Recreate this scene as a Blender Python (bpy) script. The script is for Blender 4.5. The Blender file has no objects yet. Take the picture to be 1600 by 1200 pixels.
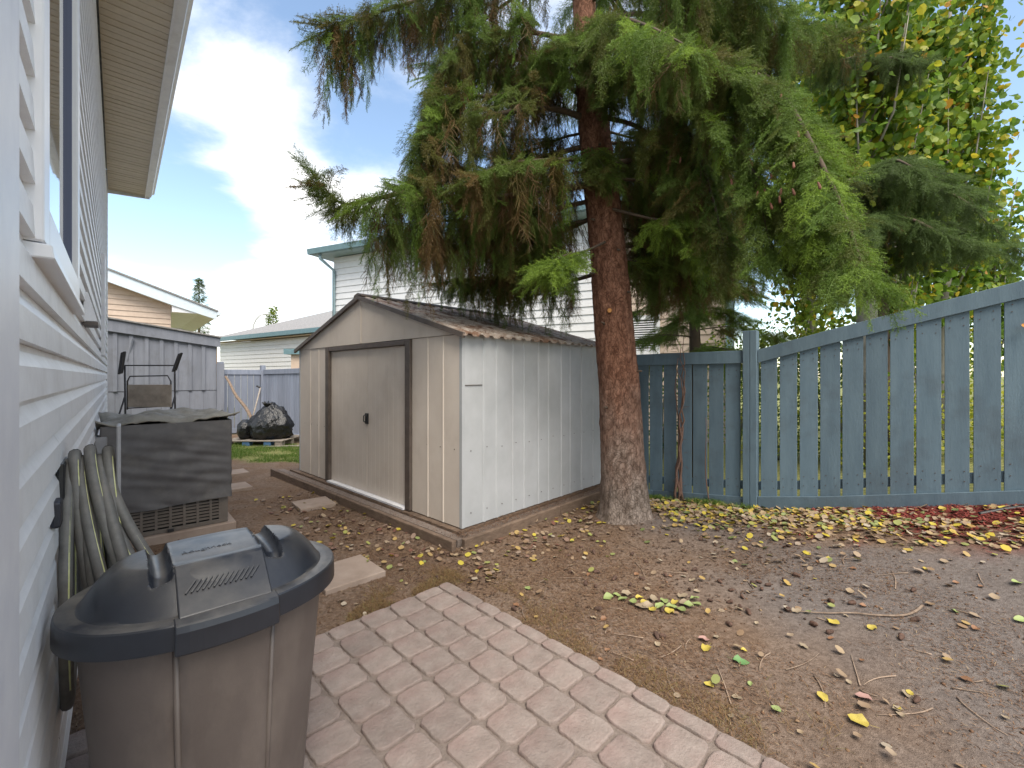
import bpy, bmesh, math, random
import numpy as np
from mathutils import Vector, Matrix, noise as mnoise
random.seed(7); RNG = np.random.default_rng(11)
R = math.radians
scene = bpy.context.scene
COL = scene.collection

# ------------------------------------------------------------------ camera, sky, sun, exposure
CAM_H, FPX, HOR = 1.4, 690.0, 588.0
cam = bpy.data.objects.new('camera', bpy.data.cameras.new('camera'))
COL.objects.link(cam)
cam.location = (0, 0, CAM_H); cam.rotation_euler = (R(90), 0, 0)
cam.data.sensor_width = 36; cam.data.lens = 36 * FPX / 1600
cam.data.shift_y = -(600 - HOR) / 1600
cam.data.clip_start = 0.02; cam.data.clip_end = 1500
scene.camera = cam

SUN_AZ, SUN_EL = R(162), R(57)
world = bpy.data.worlds.new("World"); scene.world = world; world.use_nodes = True
def build_world():
    nt = world.node_tree; nt.nodes.clear(); N = nt.nodes.new; L = nt.links.new
    out = N('ShaderNodeOutputWorld'); bg = N('ShaderNodeBackground'); bg.inputs[1].default_value = 0.15
    sky = N('ShaderNodeTexSky'); sky.sky_type = 'NISHITA'; sky.sun_disc = False
    sky.sun_elevation = SUN_EL; sky.sun_rotation = SUN_AZ; sky.dust_density = 0.6; sky.ozone_density = 1.6; sky.air_density = 1.0
    tc = N('ShaderNodeTexCoord'); sep = N('ShaderNodeSeparateXYZ'); L(tc.outputs['Generated'], sep.inputs[0])
    zc = N('ShaderNodeMath'); zc.operation = 'MAXIMUM'; zc.inputs[1].default_value = 0.0; L(sep.outputs[2], zc.inputs[0])
    za = N('ShaderNodeMath'); za.operation = 'ADD'; za.inputs[1].default_value = 0.16; L(zc.outputs[0], za.inputs[0])
    dx = N('ShaderNodeMath'); dx.operation = 'DIVIDE'; L(sep.outputs[0], dx.inputs[0]); L(za.outputs[0], dx.inputs[1])
    dy = N('ShaderNodeMath'); dy.operation = 'DIVIDE'; L(sep.outputs[1], dy.inputs[0]); L(za.outputs[0], dy.inputs[1])
    cmb = N('ShaderNodeCombineXYZ'); L(dx.outputs[0], cmb.inputs[0]); L(dy.outputs[0], cmb.inputs[1]); cmb.inputs[2].default_value = 3.7
    n1 = N('ShaderNodeTexNoise'); n1.inputs['Scale'].default_value = 1.35; n1.inputs['Detail'].default_value = 9; n1.inputs['Roughness'].default_value = 0.6
    n1.inputs['Distortion'].default_value = 0.25
    L(cmb.outputs[0], n1.inputs['Vector'])
    fac = n1.outputs['Fac']
    # cumulus banks and clear gaps; rear and overhead banks, unseen, added for fill
    for (d, rad, amp) in (((-.56, 1, .42), .11, .17), ((-.44, 1, .41), .12, .19), ((-.33, 1, .40), .10, .15), ((-.60, 1, .17), .12, .22), ((-.62, 1, .60), .12, .10), ((-.74, 1, .42), .11, -.22), ((-.34, 1, .58), .12, -.16), ((-.70, 1, .28), .08, -.16), ((-.5, 1, .8), .2, -.12), ((1.0, 1, .42), .50, -.22), ((0, -1, .8), .9, .16), ((0, .2, 1.0), .5, .12), ((.9, -.3, .8), .6, .14), ((-.9, -.3, .8), .6, .14)):
        dv = Vector(d).normalized(); dt = N('ShaderNodeVectorMath'); dt.operation = 'DISTANCE'; L(tc.outputs['Generated'], dt.inputs[0]); dt.inputs[1].default_value = dv
        mr = N('ShaderNodeMapRange'); mr.interpolation_type = 'SMOOTHSTEP'; mr.inputs[1].default_value = 0; mr.inputs[2].default_value = rad * 1.6; mr.inputs[3].default_value = amp; mr.inputs[4].default_value = 0; L(dt.outputs['Value'], mr.inputs[0])
        ad = N('ShaderNodeMath'); ad.operation = 'ADD'; L(fac, ad.inputs[0]); L(mr.outputs[0], ad.inputs[1]); fac = ad.outputs[0]
    rp = N('ShaderNodeValToRGB'); rp.color_ramp.elements[0].position = 0.45; rp.color_ramp.elements[1].position = 0.76
    rp.color_ramp.interpolation = 'EASE'
    L(fac, rp.inputs[0])
    # bright body of the clouds varies a little
    n2 = N('ShaderNodeTexNoise'); n2.inputs['Scale'].default_value = 2.1; n2.inputs['Detail'].default_value = 5
    L(cmb.outputs[0], n2.inputs['Vector'])
    cr = N('ShaderNodeValToRGB'); cr.color_ramp.elements[0].position = 0.3; cr.color_ramp.elements[1].position = 0.72
    cr.color_ramp.elements[0].color = (3.9, 3.95, 4.1, 1); cr.color_ramp.elements[1].color = (5.8, 5.75, 5.6, 1)
    L(n2.outputs['Fac'], cr.inputs[0])
    sat = N('ShaderNodeMix'); sat.data_type = 'RGBA'; sat.blend_type = 'MULTIPLY'; sat.inputs[0].default_value = 1.0
    L(sky.outputs[0], sat.inputs[6]); sat.inputs[7].default_value = (1.02, .96, .86, 1)
    mx = N('ShaderNodeMix'); mx.data_type = 'RGBA'; L(rp.outputs[0], mx.inputs[0]); L(sat.outputs[2], mx.inputs[6]); L(cr.outputs[0], mx.inputs[7])
    L(mx.outputs[2], bg.inputs[0]); L(bg.outputs[0], out.inputs[0])
build_world()
sun = bpy.data.objects.new('sun', bpy.data.lights.new('sun', 'SUN')); COL.objects.link(sun)
sun.data.energy = 2.2; sun.data.angle = R(38); sun.data.color = (1.0, 0.92, 0.80)
sd = Vector((math.sin(SUN_AZ) * math.cos(SUN_EL), math.cos(SUN_AZ) * math.cos(SUN_EL), math.sin(SUN_EL)))
sun.rotation_euler = sd.to_track_quat('Z', 'Y').to_euler(); sun.location = (-5, -5, 12)
scene.view_settings.view_transform = 'Standard'; scene.view_settings.look = 'None'
scene.view_settings.exposure = 1.25; scene.view_settings.gamma = 1.0; scene.view_settings.use_curve_mapping = False
scene.cycles.max_bounces = 7; scene.cycles.diffuse_bounces = 4; scene.cycles.transparent_max_bounces = 8
scene.cycles.use_denoising = True

# ------------------------------------------------------------------ helpers
def V(*a): return Vector(a)
def at(px, py, Y):                      # photo pixel + real distance -> world point
    return Vector(((px - 800) / FPX * Y, Y, CAM_H + (HOR - py) / FPX * Y))
def wl(o):
    p = Vector((0, 0, 0))
    while o is not None: p = p + Vector(o.location); o = o.parent
    return p
def thing(name, label, cat, loc, group=None):
    o = bpy.data.objects.new(name, None); COL.objects.link(o); o.location = loc
    o.empty_display_size = 0.1
    o['label'] = label; o['category'] = cat
    if group: o['group'] = group
    return o
def tag(o, label, cat, group=None):
    o['label'] = label; o['category'] = cat
    if group: o['group'] = group
    return o
class MB:
    def __init__(s): s.v = []; s.f = []
    def add(s, vs, fs):
        b = len(s.v); s.v += [tuple(v) for v in vs]; s.f += [tuple(b + i for i in f) for f in fs]; return s
    def obox(s, c, X, Y, Z):            # centre and three half vectors
        c, X, Y, Z = Vector(c), Vector(X), Vector(Y), Vector(Z)
        vs = [c + X * i + Y * j + Z * k for k in (-1, 1) for j in (-1, 1) for i in (-1, 1)]
        fs = [(0, 2, 3, 1), (4, 5, 7, 6), (0, 1, 5, 4), (2, 6, 7, 3), (0, 4, 6, 2), (1, 3, 7, 5)]
        if X.cross(Y).dot(Z) < 0: fs = [f[::-1] for f in fs]
        return s.add(vs, fs)
    def box(s, a, b):
        a, b = Vector(a), Vector(b); h = (b - a) / 2
        return s.obox((a + b) / 2, (h.x, 0, 0), (0, h.y, 0), (0, 0, h.z))
    def tube(s, pts, rad, n=8, caps=True):
        pts = [Vector(p) for p in pts]; m = len(pts)
        if not hasattr(rad, '__len__'): rad = [rad] * m
        up = None; vs = []
        for i, p in enumerate(pts):
            t = (pts[min(i + 1, m - 1)] - pts[max(i - 1, 0)])
            if t.length < 1e-9: t = Vector((0, 0, 1))
            t.normalize()
            if up is None:
                up = t.orthogonal().normalized()
            else:
                up = (up - t * up.dot(t)); up = up.normalized() if up.length > 1e-6 else t.orthogonal().normalized()
            w = t.cross(up)
            for k in range(n):
                a = 2 * math.pi * k / n
                vs.append(p + (up * math.cos(a) + w * math.sin(a)) * rad[i])
        fs = []
        for i in range(m - 1):
            for k in range(n):
                k2 = (k + 1) % n
                fs.append((i * n + k, i * n + k2, (i + 1) * n + k2, (i + 1) * n + k))
        if caps: fs.append(tuple(range(n))[::-1]); fs.append(tuple((m - 1) * n + k for k in range(n)))
        return s.add(vs, fs)
    def extrude(s, prof, d):            # closed 3-D profile pushed along d
        prof = [Vector(p) for p in prof]; n = len(prof); d = Vector(d)
        vs = prof + [p + d for p in prof]
        nrm = Vector((0, 0, 0))
        for i in range(n): nrm += prof[i].cross(prof[(i + 1) % n])
        fs = [(i, (i + 1) % n, n + (i + 1) % n, n + i) for i in range(n)] + [tuple(range(n))[::-1], tuple(range(n, 2 * n))]
        if nrm.dot(d) < 0: fs = [f[::-1] for f in fs]
        return s.add(vs, fs)
    def build(s, name, m, parent=None, smooth=False, bevel=0, seg=1, kind=None, sub=0):
        off = wl(parent) if parent is not None else Vector((0, 0, 0))
        me = bpy.data.meshes.new(name)
        me.from_pydata([tuple(Vector(v) - off) for v in s.v], [], s.f); me.update()
        return put(name, me, m, parent, smooth, bevel, seg, kind, sub)
def put(name, me, m, parent=None, smooth=False, bevel=0, seg=1, kind=None, sub=0):
    if m is not None and not me.materials: me.materials.append(m)
    if smooth: me.shade_smooth()
    o = bpy.data.objects.new(name, me); COL.objects.link(o)
    if parent is not None: o.parent = parent
    if bevel:
        b = o.modifiers.new('bevel', 'BEVEL'); b.width = bevel; b.segments = seg; b.limit_method = 'ANGLE'; b.angle_limit = R(40)
    if sub:
        q = o.modifiers.new('sub', 'SUBSURF'); q.levels = sub; q.render_levels = sub
    if kind: o['kind'] = kind
    return o
def np_mesh(name, verts, faces, smooth=False):
    me = bpy.data.meshes.new(name); verts = np.asarray(verts, np.float32); faces = np.asarray(faces, np.int32)
    k = faces.shape[1]
    me.vertices.add(len(verts)); me.vertices.foreach_set('co', verts.ravel())
    me.loops.add(faces.size); me.loops.foreach_set('vertex_index', faces.ravel())
    me.polygons.add(len(faces)); me.polygons.foreach_set('loop_start', np.arange(len(faces), dtype=np.int32) * k)
    me.update(calc_edges=True); me.validate()
    if smooth: me.shade_smooth()
    return me
def fbm(x, y, z=0.0, o=4): return mnoise.fractal(Vector((x, y, z)), 1.0, 2.0, o)

# ------------------------------------------------------------------ materials
def lin(h):
    h = h.lstrip('#'); c = [int(h[i:i + 2], 16) / 255 for i in (0, 2, 4)]
    return tuple(((x + 0.055) / 1.055) ** 2.4 if x > 0.04045 else x / 12.92 for x in c)
def mat(name, c1, c2=None, scale=6.0, stretch=(1, 1, 1), rough=0.6, bump=0.0, bscale=None, rnd=0.0, dirt=None, dscale=1.5, damt=0.5,
        metal=0.0, spec=0.5, detail=6, trans=0.0, subsurf=0.0, bdist=0.01, dstretch=None, dlo=0.5, dhi=0.72):
    m = bpy.data.materials.new(name); m.use_nodes = True; nt = m.node_tree; N = nt.nodes.new; L = nt.links.new
    b = nt.nodes['Principled BSDF']; b.inputs['Roughness'].default_value = rough; b.inputs['Metallic'].default_value = metal
    b.inputs['Specular IOR Level'].default_value = spec
    tc = N('ShaderNodeTexCoord'); mp = N('ShaderNodeMapping'); mp.inputs['Scale'].default_value = stretch; L(tc.outputs['Object'], mp.inputs[0])
    oi = N('ShaderNodeObjectInfo')
    ofs = N('ShaderNodeVectorMath'); ofs.operation = 'MULTIPLY_ADD'
    sc = N('ShaderNodeCombineXYZ')
    for i in range(3): L(oi.outputs['Random'], sc.inputs[i])
    L(sc.outputs[0], ofs.inputs[0]); ofs.inputs[1].default_value = (13, 7, 5) if rnd else (0, 0, 0); L(mp.outputs[0], ofs.inputs[2])
    nz = N('ShaderNodeTexNoise'); nz.inputs['Scale'].default_value = scale; nz.inputs['Detail'].default_value = detail; nz.inputs['Roughness'].default_value = 0.6
    L(ofs.outputs[0], nz.inputs['Vector'])
    rp = N('ShaderNodeValToRGB'); rp.color_ramp.elements[0].position = 0.32; rp.color_ramp.elements[1].position = 0.68
    rp.color_ramp.elements[0].color = (*c1, 1); rp.color_ramp.elements[1].color = (*(c2 or c1), 1); L(nz.outputs['Fac'], rp.inputs[0])
    col = rp.outputs[0]
    if dirt is not None:
        d = N('ShaderNodeTexNoise'); d.inputs['Scale'].default_value = dscale; d.inputs['Detail'].default_value = 8; d.inputs['Roughness'].default_value = 0.65
        if dstretch:
            mp2 = N('ShaderNodeMapping'); mp2.inputs['Scale'].default_value = dstretch; L(tc.outputs['Object'], mp2.inputs[0]); L(mp2.outputs[0], d.inputs['Vector'])
        else: L(tc.outputs['Object'], d.inputs['Vector'])
        dr = N('ShaderNodeValToRGB'); dr.color_ramp.elements[0].position = dlo; dr.color_ramp.elements[1].position = dhi
        dr.color_ramp.elements[1].color = (damt, damt, damt, 1); L(d.outputs['Fac'], dr.inputs[0])
        mx = N('ShaderNodeMix'); mx.data_type = 'RGBA'; L(dr.outputs[0], mx.inputs[0]); L(col, mx.inputs[6]); mx.inputs[7].default_value = (*dirt, 1); col = mx.outputs[2]
    if rnd:
        hs = N('ShaderNodeHueSaturation'); mr = N('ShaderNodeMapRange'); mr.inputs[3].default_value = 1 - rnd; mr.inputs[4].default_value = 1 + rnd
        L(oi.outputs['Random'], mr.inputs[0]); L(mr.outputs[0], hs.inputs['Value']); L(col, hs.inputs['Color']); col = hs.outputs[0]
    L(col, b.inputs['Base Color'])
    if bump:
        bz = N('ShaderNodeTexNoise'); bz.inputs['Scale'].default_value = bscale or scale * 3; bz.inputs['Detail'].default_value = 8; bz.inputs['Roughness'].default_value = 0.65
        L(ofs.outputs[0], bz.inputs['Vector']); bp = N('ShaderNodeBump'); bp.inputs['Strength'].default_value = bump; bp.inputs['Distance'].default_value = bdist
        L(bz.outputs['Fac'], bp.inputs['Height']); L(bp.outputs[0], b.inputs['Normal'])
    return m
def leaf_mat(name, stops, rough=0.55, trans=0.45, attr=True, up=0.0):
    """foliage colour from the instance's tint (or the object's random number) with light passing through"""
    m = bpy.data.materials.new(name); m.use_nodes = True; nt = m.node_tree; N = nt.nodes.new; L = nt.links.new
    b = nt.nodes['Principled BSDF']; out = nt.nodes['Material Output']; b.inputs['Roughness'].default_value = rough; b.inputs['Specular IOR Level'].default_value = 0.35
    if attr == 'mesh':
        a = N('ShaderNodeAttribute'); a.attribute_name = 'tint'; f = a.outputs['Fac']
    elif attr:
        a = N('ShaderNodeAttribute'); a.attribute_type = 'INSTANCER'; a.attribute_name = 'tint'; f = a.outputs['Fac']
    else:
        a = N('ShaderNodeObjectInfo'); f = a.outputs['Random']
    rp = N('ShaderNodeValToRGB'); cr = rp.color_ramp
    while len(cr.elements) < len(stops): cr.elements.new(0.5)
    for e, (p, c) in zip(cr.elements, stops): e.position = p; e.color = (*c, 1)
    L(f, rp.inputs[0]); L(rp.outputs[0], b.inputs['Base Color'])
    if trans:
        t = N('ShaderNodeBsdfTranslucent'); L(rp.outputs[0], t.inputs[0]); mx = N('ShaderNodeMixShader'); mx.inputs[0].default_value = trans
        L(b.outputs[0], mx.inputs[1]); L(t.outputs[0], mx.inputs[2]); L(mx.outputs[0], out.inputs[0])
    return m

M = {}
M['siding'] = mat('vinyl_siding_pale', (0.80, 0.80, 0.81), (0.85, 0.85, 0.85), 40, rough=0.42, bump=0.12, bscale=160, rnd=0.03, dirt=(0.45, 0.41, 0.38), dscale=3, damt=0.35)
M['trim'] = mat('white_trim', (0.72, 0.72, 0.76), (0.80, 0.80, 0.82), 12, rough=0.4, bump=0.08, dirt=(0.4, 0.38, 0.36), dscale=5, damt=0.3, dstretch=(1, 1, .15))
M['window_vinyl'] = mat('window_vinyl', (0.78, 0.78, 0.80), (0.82, 0.82, 0.83), 10, rough=0.3)
M['soffit'] = mat('cream_soffit', (0.55, 0.47, 0.37), (0.6, 0.52, 0.42), 20, rough=0.55, rnd=0.03)
M['core'] = mat('wall_core', (0.1, 0.1, 0.1), rough=0.9)
M['shingle'] = mat('grey_shingle', (0.16, 0.155, 0.155), (0.30, 0.29, 0.285), 14, rough=0.9, bump=0.5, rnd=0.0)
M['shed_front'] = mat('shed_cream_paint', (0.60, 0.525, 0.455), (0.66, 0.585, 0.51), 3, rough=0.65, spec=.3, bump=0.04, bscale=6, dirt=(0.44, 0.37, 0.31), dscale=2.2, damt=0.5, rnd=0.02, dstretch=(1, 1, .5))
M['shed_side'] = mat('shed_white_paint', (0.37, 0.38, 0.39), (0.46, 0.47, 0.485), 2.2, rough=0.68, spec=.3, bump=0.06, bscale=4, bdist=0.03, dirt=(0.30, 0.29, 0.29), dscale=1.3, damt=0.45, rnd=0.03, dstretch=(1, 1, .35))
M['shed_brown'] = mat('shed_brown_metal', (0.075, 0.058, 0.048), (0.12, 0.095, 0.08), 10, rough=0.5, bump=0.1, dirt=(0.3, 0.26, 0.22), dscale=18, damt=0.35, dlo=.6, dhi=.75)
M['shed_roof'] = mat('weathered_roof_metal', (0.30, 0.245, 0.205), (0.44, 0.385, 0.335), 5, rough=0.65, bump=0.2, dirt=(0.15, 0.078, 0.045), dscale=5, damt=0.95, rnd=0.06, dlo=.44, dhi=.6)
M['timber'] = mat('old_timber', (0.115, 0.075, 0.052), (0.20, 0.14, 0.10), 5, stretch=(3, 3, 12), rough=0.85, bump=0.6, bscale=22, rnd=0.08, dirt=(0.05, 0.035, 0.025), dscale=4, damt=0.6)
M['black_plastic'] = mat('black_plastic', (0.012, 0.012, 0.013), (0.02, 0.02, 0.022), 8, rough=0.4)
M['fence'] = mat('blue_grey_fence_stain', (0.082, 0.128, 0.165), (0.112, 0.166, 0.205), 5, stretch=(2.5, 2.5, .35), rough=0.75, bump=0.45, bscale=40, bdist=0.006, rnd=0.15, dirt=(0.06, 0.075, 0.09), dscale=2.5, damt=0.6)
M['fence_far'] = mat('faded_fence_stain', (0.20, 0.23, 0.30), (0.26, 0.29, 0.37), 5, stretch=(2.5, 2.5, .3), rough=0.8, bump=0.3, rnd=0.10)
M['leanto'] = mat('leanto_stain', (0.17, 0.185, 0.225), (0.215, 0.23, 0.275), 4, stretch=(2.5, 2.5, .3), rough=0.8, bump=0.3, rnd=0.07, dirt=(0.12, 0.12, 0.13), dscale=2, damt=.5)
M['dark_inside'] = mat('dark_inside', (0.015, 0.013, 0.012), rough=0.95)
M['bare_wood'] = mat('bare_wood', (0.34, 0.22, 0.12), (0.42, 0.29, 0.17), 6, stretch=(3, 3, .5), rough=0.8, bump=.3)
M['grey_wood'] = mat('weathered_grey_wood', (0.20, 0.17, 0.14), (0.32, 0.28, 0.24), 6, stretch=(3, 3, 3), rough=0.85, bump=.4, rnd=.15)
M['blue_paint'] = mat('blue_block_paint', (0.05, 0.12, 0.25), (0.08, 0.17, 0.32), 9, rough=0.7)
M['lid'] = mat('dusty_black_plastic', (0.013, 0.015, 0.021), (0.022, 0.025, 0.033), 7, rough=0.33, bump=0.05, bscale=120, dirt=(0.19, 0.175, 0.155), dscale=5, damt=0.95, dlo=.36, dhi=.70, bdist=.004)
def settle_dust(m):                     # dust lies only on faces that look up
    nt = m.node_tree; mx = next(n for n in nt.nodes if n.type == 'MIX'); lk = mx.inputs[0].links[0]; src = lk.from_socket; nt.links.remove(lk)
    g = nt.nodes.new('ShaderNodeNewGeometry'); sp = nt.nodes.new('ShaderNodeSeparateXYZ'); nt.links.new(g.outputs['Normal'], sp.inputs[0])
    mr = nt.nodes.new('ShaderNodeMapRange'); mr.inputs[1].default_value = .62; mr.inputs[2].default_value = 1.0; nt.links.new(sp.outputs[2], mr.inputs[0])
    mu = nt.nodes.new('ShaderNodeMath'); mu.operation = 'MULTIPLY'; nt.links.new(src, mu.inputs[0]); nt.links.new(mr.outputs[0], mu.inputs[1]); nt.links.new(mu.outputs[0], mx.inputs[0])
settle_dust(M['lid'])
M['bin'] = mat('taupe_plastic', (0.088, 0.070, 0.062), (0.112, 0.091, 0.081), 5, rough=0.45, bump=0.08, bscale=150, dirt=(0.20, 0.165, 0.14), dscale=4.5, damt=0.6, dlo=.47, dhi=.75, bdist=.004, dstretch=(1, 1, .4))
M['ac_cover'] = mat('charcoal_cover_cloth', (0.088, 0.083, 0.086), (0.118, 0.112, 0.113), 9, rough=0.62, bump=0.15, bscale=300, dirt=(0.24, 0.225, 0.195), dscale=5, damt=0.35, bdist=.002, dlo=.5, dhi=.75)
M['ac_cover_top'] = mat('dusty_cover_cloth', (0.19, 0.18, 0.155), (0.30, 0.285, 0.25), 5, rough=0.7, bump=0.15, bscale=300, dirt=(0.08, 0.076, 0.072), dscale=4, damt=0.6, bdist=.002)
M['ac_metal'] = mat('taupe_enamel', (0.125, 0.105, 0.09), (0.16, 0.135, 0.115), 8, rough=0.45, bump=.05, dirt=(0.06, 0.05, 0.045), dscale=9, damt=.5)
M['hose'] = mat('grey_hose_rubber', (0.095, 0.092, 0.086), (0.145, 0.14, 0.13), 30, rough=0.55, bump=0.2, bscale=260, bdist=.003, dirt=(0.17, 0.15, 0.13), dscale=12, damt=.5)
M['hose_stripe'] = mat('hose_yellow_stripe', (0.48, 0.50, 0.20), (0.58, 0.58, 0.32), 30, rough=0.5)
M['hanger'] = mat('grey_hanger_plastic', (0.22, 0.22, 0.235), (0.29, 0.29, 0.30), 10, rough=0.5, dirt=(.12, .11, .1), dscale=8, damt=.5)
M['navy_plastic'] = mat('navy_plastic', (0.012, 0.014, 0.022), (0.02, 0.022, 0.032), 8, rough=0.45)
M['frame_metal'] = mat('dark_tube_metal', (0.03, 0.028, 0.03), (0.06, 0.055, 0.055), 12, rough=0.45, metal=.3)
M['canvas'] = mat('faded_tan_cloth', (0.28, 0.23, 0.185), (0.38, 0.32, 0.26), 9, rough=0.9, bump=.3, bscale=90, dirt=(.14, .12, .1), dscale=5, damt=.5)
M['bag'] = mat('black_bag_film', (0.008, 0.008, 0.009), (0.012, 0.012, 0.014), 8, rough=0.16, bump=1.0, bscale=11, bdist=.03, spec=.6)
M['paver'] = mat('rose_grey_stone', (0.205, 0.163, 0.142), (0.280, 0.230, 0.204), 14, rough=0.88, bump=0.9, bscale=60, bdist=.008, rnd=0.11, dirt=(0.24, 0.155, 0.137), dscale=4.0, damt=0.6, dlo=.42, dhi=.66)
M['mortar'] = mat('sandy_joint', (0.17, 0.135, 0.115), (0.235, 0.19, 0.165), 40, rough=0.95, bump=0.7, bscale=120)
M['slab'] = mat('tan_concrete_slab', (0.27, 0.205, 0.165), (0.33, 0.26, 0.215), 7, rough=0.9, bump=0.35, bscale=90, rnd=.08, dirt=(0.18, 0.13, 0.10), dscale=4, damt=.55, bdist=.004)
M['white_siding'] = mat('white_siding', (0.62, 0.62, 0.63), (0.68, 0.68, 0.69), 8, rough=0.55)
M['beige_siding'] = mat('beige_siding', (0.52, 0.40, 0.32), (0.58, 0.46, 0.37), 8, rough=0.6)
M['pale_fascia'] = mat('pale_blue_fascia', (0.56, 0.63, 0.70), (0.62, 0.69, 0.75), 8, rough=0.5)
M['teal'] = mat('teal_trim', (0.10, 0.18, 0.21), (0.135, 0.225, 0.255), 8, rough=0.5)
M['teal_light'] = mat('pale_teal_pipe', (0.25, 0.35, 0.39), (0.3, 0.4, 0.44), 8, rough=0.5)
M['mulch'] = mat('red_mulch', (0.17, 0.025, 0.018), (0.28, 0.05, 0.035), 8, rough=0.9, rnd=.2)
M['twig'] = mat('bare_twig', (0.17, 0.115, 0.08), (0.32, 0.24, 0.18), 30, rough=0.85, bump=.3, rnd=.25)
M['cone'] = mat('pine_cone', (0.055, 0.030, 0.02), (0.12, 0.065, 0.045), 40, rough=0.8, bump=.8, bscale=90, rnd=.25)
M['hang_cone'] = mat('red_brown_cone', (0.15, 0.055, 0.035), (0.24, 0.10, 0.06), 60, rough=0.7, bump=.8, bscale=150, rnd=.15)
M['black_pipe'] = mat('black_pipe', (0.012, 0.012, 0.013), rough=0.5)
M['lamp_metal'] = mat('lamp_metal', (0.45, 0.45, 0.46), rough=0.4)
M['vine'] = mat('dry_vine', (0.115, 0.065, 0.048), (0.17, 0.10, 0.075), 20, rough=0.9, bump=.5)
M['grey_bark'] = mat('poplar_bark', (0.16, 0.15, 0.125), (0.30, 0.28, 0.24), 7, stretch=(1, 1, .6), rough=0.9, bump=.7, bscale=20, dirt=(0.06, 0.055, 0.045), dscale=6, damt=.7)
M['dark_bark'] = mat('dark_bark', (0.06, 0.045, 0.034), (0.12, 0.085, 0.06), 12, stretch=(1, 1, .4), rough=0.95, bump=.7, bscale=30)

def glass_mat():
    m = bpy.data.materials.new('window_glass'); m.use_nodes = True; b = m.node_tree.nodes['Principled BSDF']
    b.inputs['Base Color'].default_value = (0.03, 0.035, 0.04, 1); b.inputs['Roughness'].default_value = 0.03
    b.inputs['Metallic'].default_value = 0.0; b.inputs['IOR'].default_value = 1.6; b.inputs['Coat Weight'].default_value = 1.0; b.inputs['Coat IOR'].default_value = 2.2
    b.inputs['Coat Roughness'].default_value = 0.02
    return m
M['glass'] = glass_mat()

def bark_mat():
    m = bpy.data.materials.new('spruce_bark'); m.use_nodes = True; nt = m.node_tree; N = nt.nodes.new; L = nt.links.new
    b = nt.nodes['Principled BSDF']; b.inputs['Roughness'].default_value = 0.92; b.inputs['Specular IOR Level'].default_value = .2
    tc = N('ShaderNodeTexCoord'); mp = N('ShaderNodeMapping'); mp.inputs['Scale'].default_value = (1, 1, .55); L(tc.outputs['Object'], mp.inputs[0])
    v = N('ShaderNodeTexVoronoi'); v.inputs['Scale'].default_value = 46; v.feature = 'DISTANCE_TO_EDGE'
    nw = N('ShaderNodeTexNoise'); nw.inputs['Scale'].default_value = 9; nw.inputs['Detail'].default_value = 4; L(mp.outputs[0], nw.inputs['Vector'])
    mixv = N('ShaderNodeMix'); mixv.data_type = 'VECTOR'; mixv.inputs[0].default_value = .14; L(mp.outputs[0], mixv.inputs[4]); L(nw.outputs['Color'], mixv.inputs[5])
    L(mixv.outputs[1], v.inputs['Vector'])
    n = N('ShaderNodeTexNoise'); n.inputs['Scale'].default_value = 5; n.inputs['Detail'].default_value = 8; L(mp.outputs[0], n.inputs['Vector'])
    # low grey lichen crust, warmer flaky bark above
    sep = N('ShaderNodeSeparateXYZ'); L(tc.outputs['Object'], sep.inputs[0])
    ad = N('ShaderNodeMath'); ad.operation = 'MULTIPLY_ADD'; L(n.outputs['Fac'], ad.inputs[0]); ad.inputs[1].default_value = -1.3; L(sep.outputs[2], ad.inputs[2])
    mr = N('ShaderNodeMapRange'); mr.inputs[1].default_value = -.45; mr.inputs[2].default_value = .75; L(ad.outputs[0], mr.inputs[0])
    r1 = N('ShaderNodeValToRGB'); r1.color_ramp.elements[0].color = (0.13, 0.058, 0.036, 1); r1.color_ramp.elements[1].color = (0.27, 0.135, 0.088, 1)
    r1.color_ramp.elements[0].position = .35; r1.color_ramp.elements[1].position = .65
    n3 = N('ShaderNodeTexNoise'); n3.inputs['Scale'].default_value = 24; n3.inputs['Detail'].default_value = 6; L(mp.outputs[0], n3.inputs['Vector']); L(n3.outputs['Fac'], r1.inputs[0])
    r2 = N('ShaderNodeValToRGB'); r2.color_ramp.elements[0].color = (0.13, 0.098, 0.078, 1); r2.color_ramp.elements[1].color = (0.29, 0.235, 0.20, 1)
    r2.color_ramp.elements[0].position = .35; r2.color_ramp.elements[1].position = .65; L(n3.outputs['Fac'], r2.inputs[0])
    mx = N('ShaderNodeMix'); mx.data_type = 'RGBA'; L(mr.outputs[0], mx.inputs[0]); L(r2.outputs[0], mx.inputs[6]); L(r1.outputs[0], mx.inputs[7])
    cr = N('ShaderNodeValToRGB'); cr.color_ramp.elements[0].position = 0.0; cr.color_ramp.elements[1].position = .09
    cr.color_ramp.elements[0].color = (.4, .38, .36, 1); cr.color_ramp.elements[1].color = (1, 1, 1, 1); L(v.outputs['Distance'], cr.inputs[0])
    mu = N('ShaderNodeMix'); mu.data_type = 'RGBA'; mu.blend_type = 'MULTIPLY'; mu.inputs[0].default_value = .5; L(mx.outputs[2], mu.inputs[6]); L(cr.outputs[0], mu.inputs[7])
    L(mu.outputs[2], b.inputs['Base Color'])
    hm = N('ShaderNodeMath'); hm.operation = 'ADD'; L(cr.outputs[0], hm.inputs[0]); L(n3.outputs['Fac'], hm.inputs[1])
    bp = N('ShaderNodeBump'); bp.inputs['Strength'].default_value = .9; bp.inputs['Distance'].default_value = .012; L(hm.outputs[0], bp.inputs['Height']); L(bp.outputs[0], b.inputs['Normal'])
    return m
M['bark'] = bark_mat()
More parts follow.
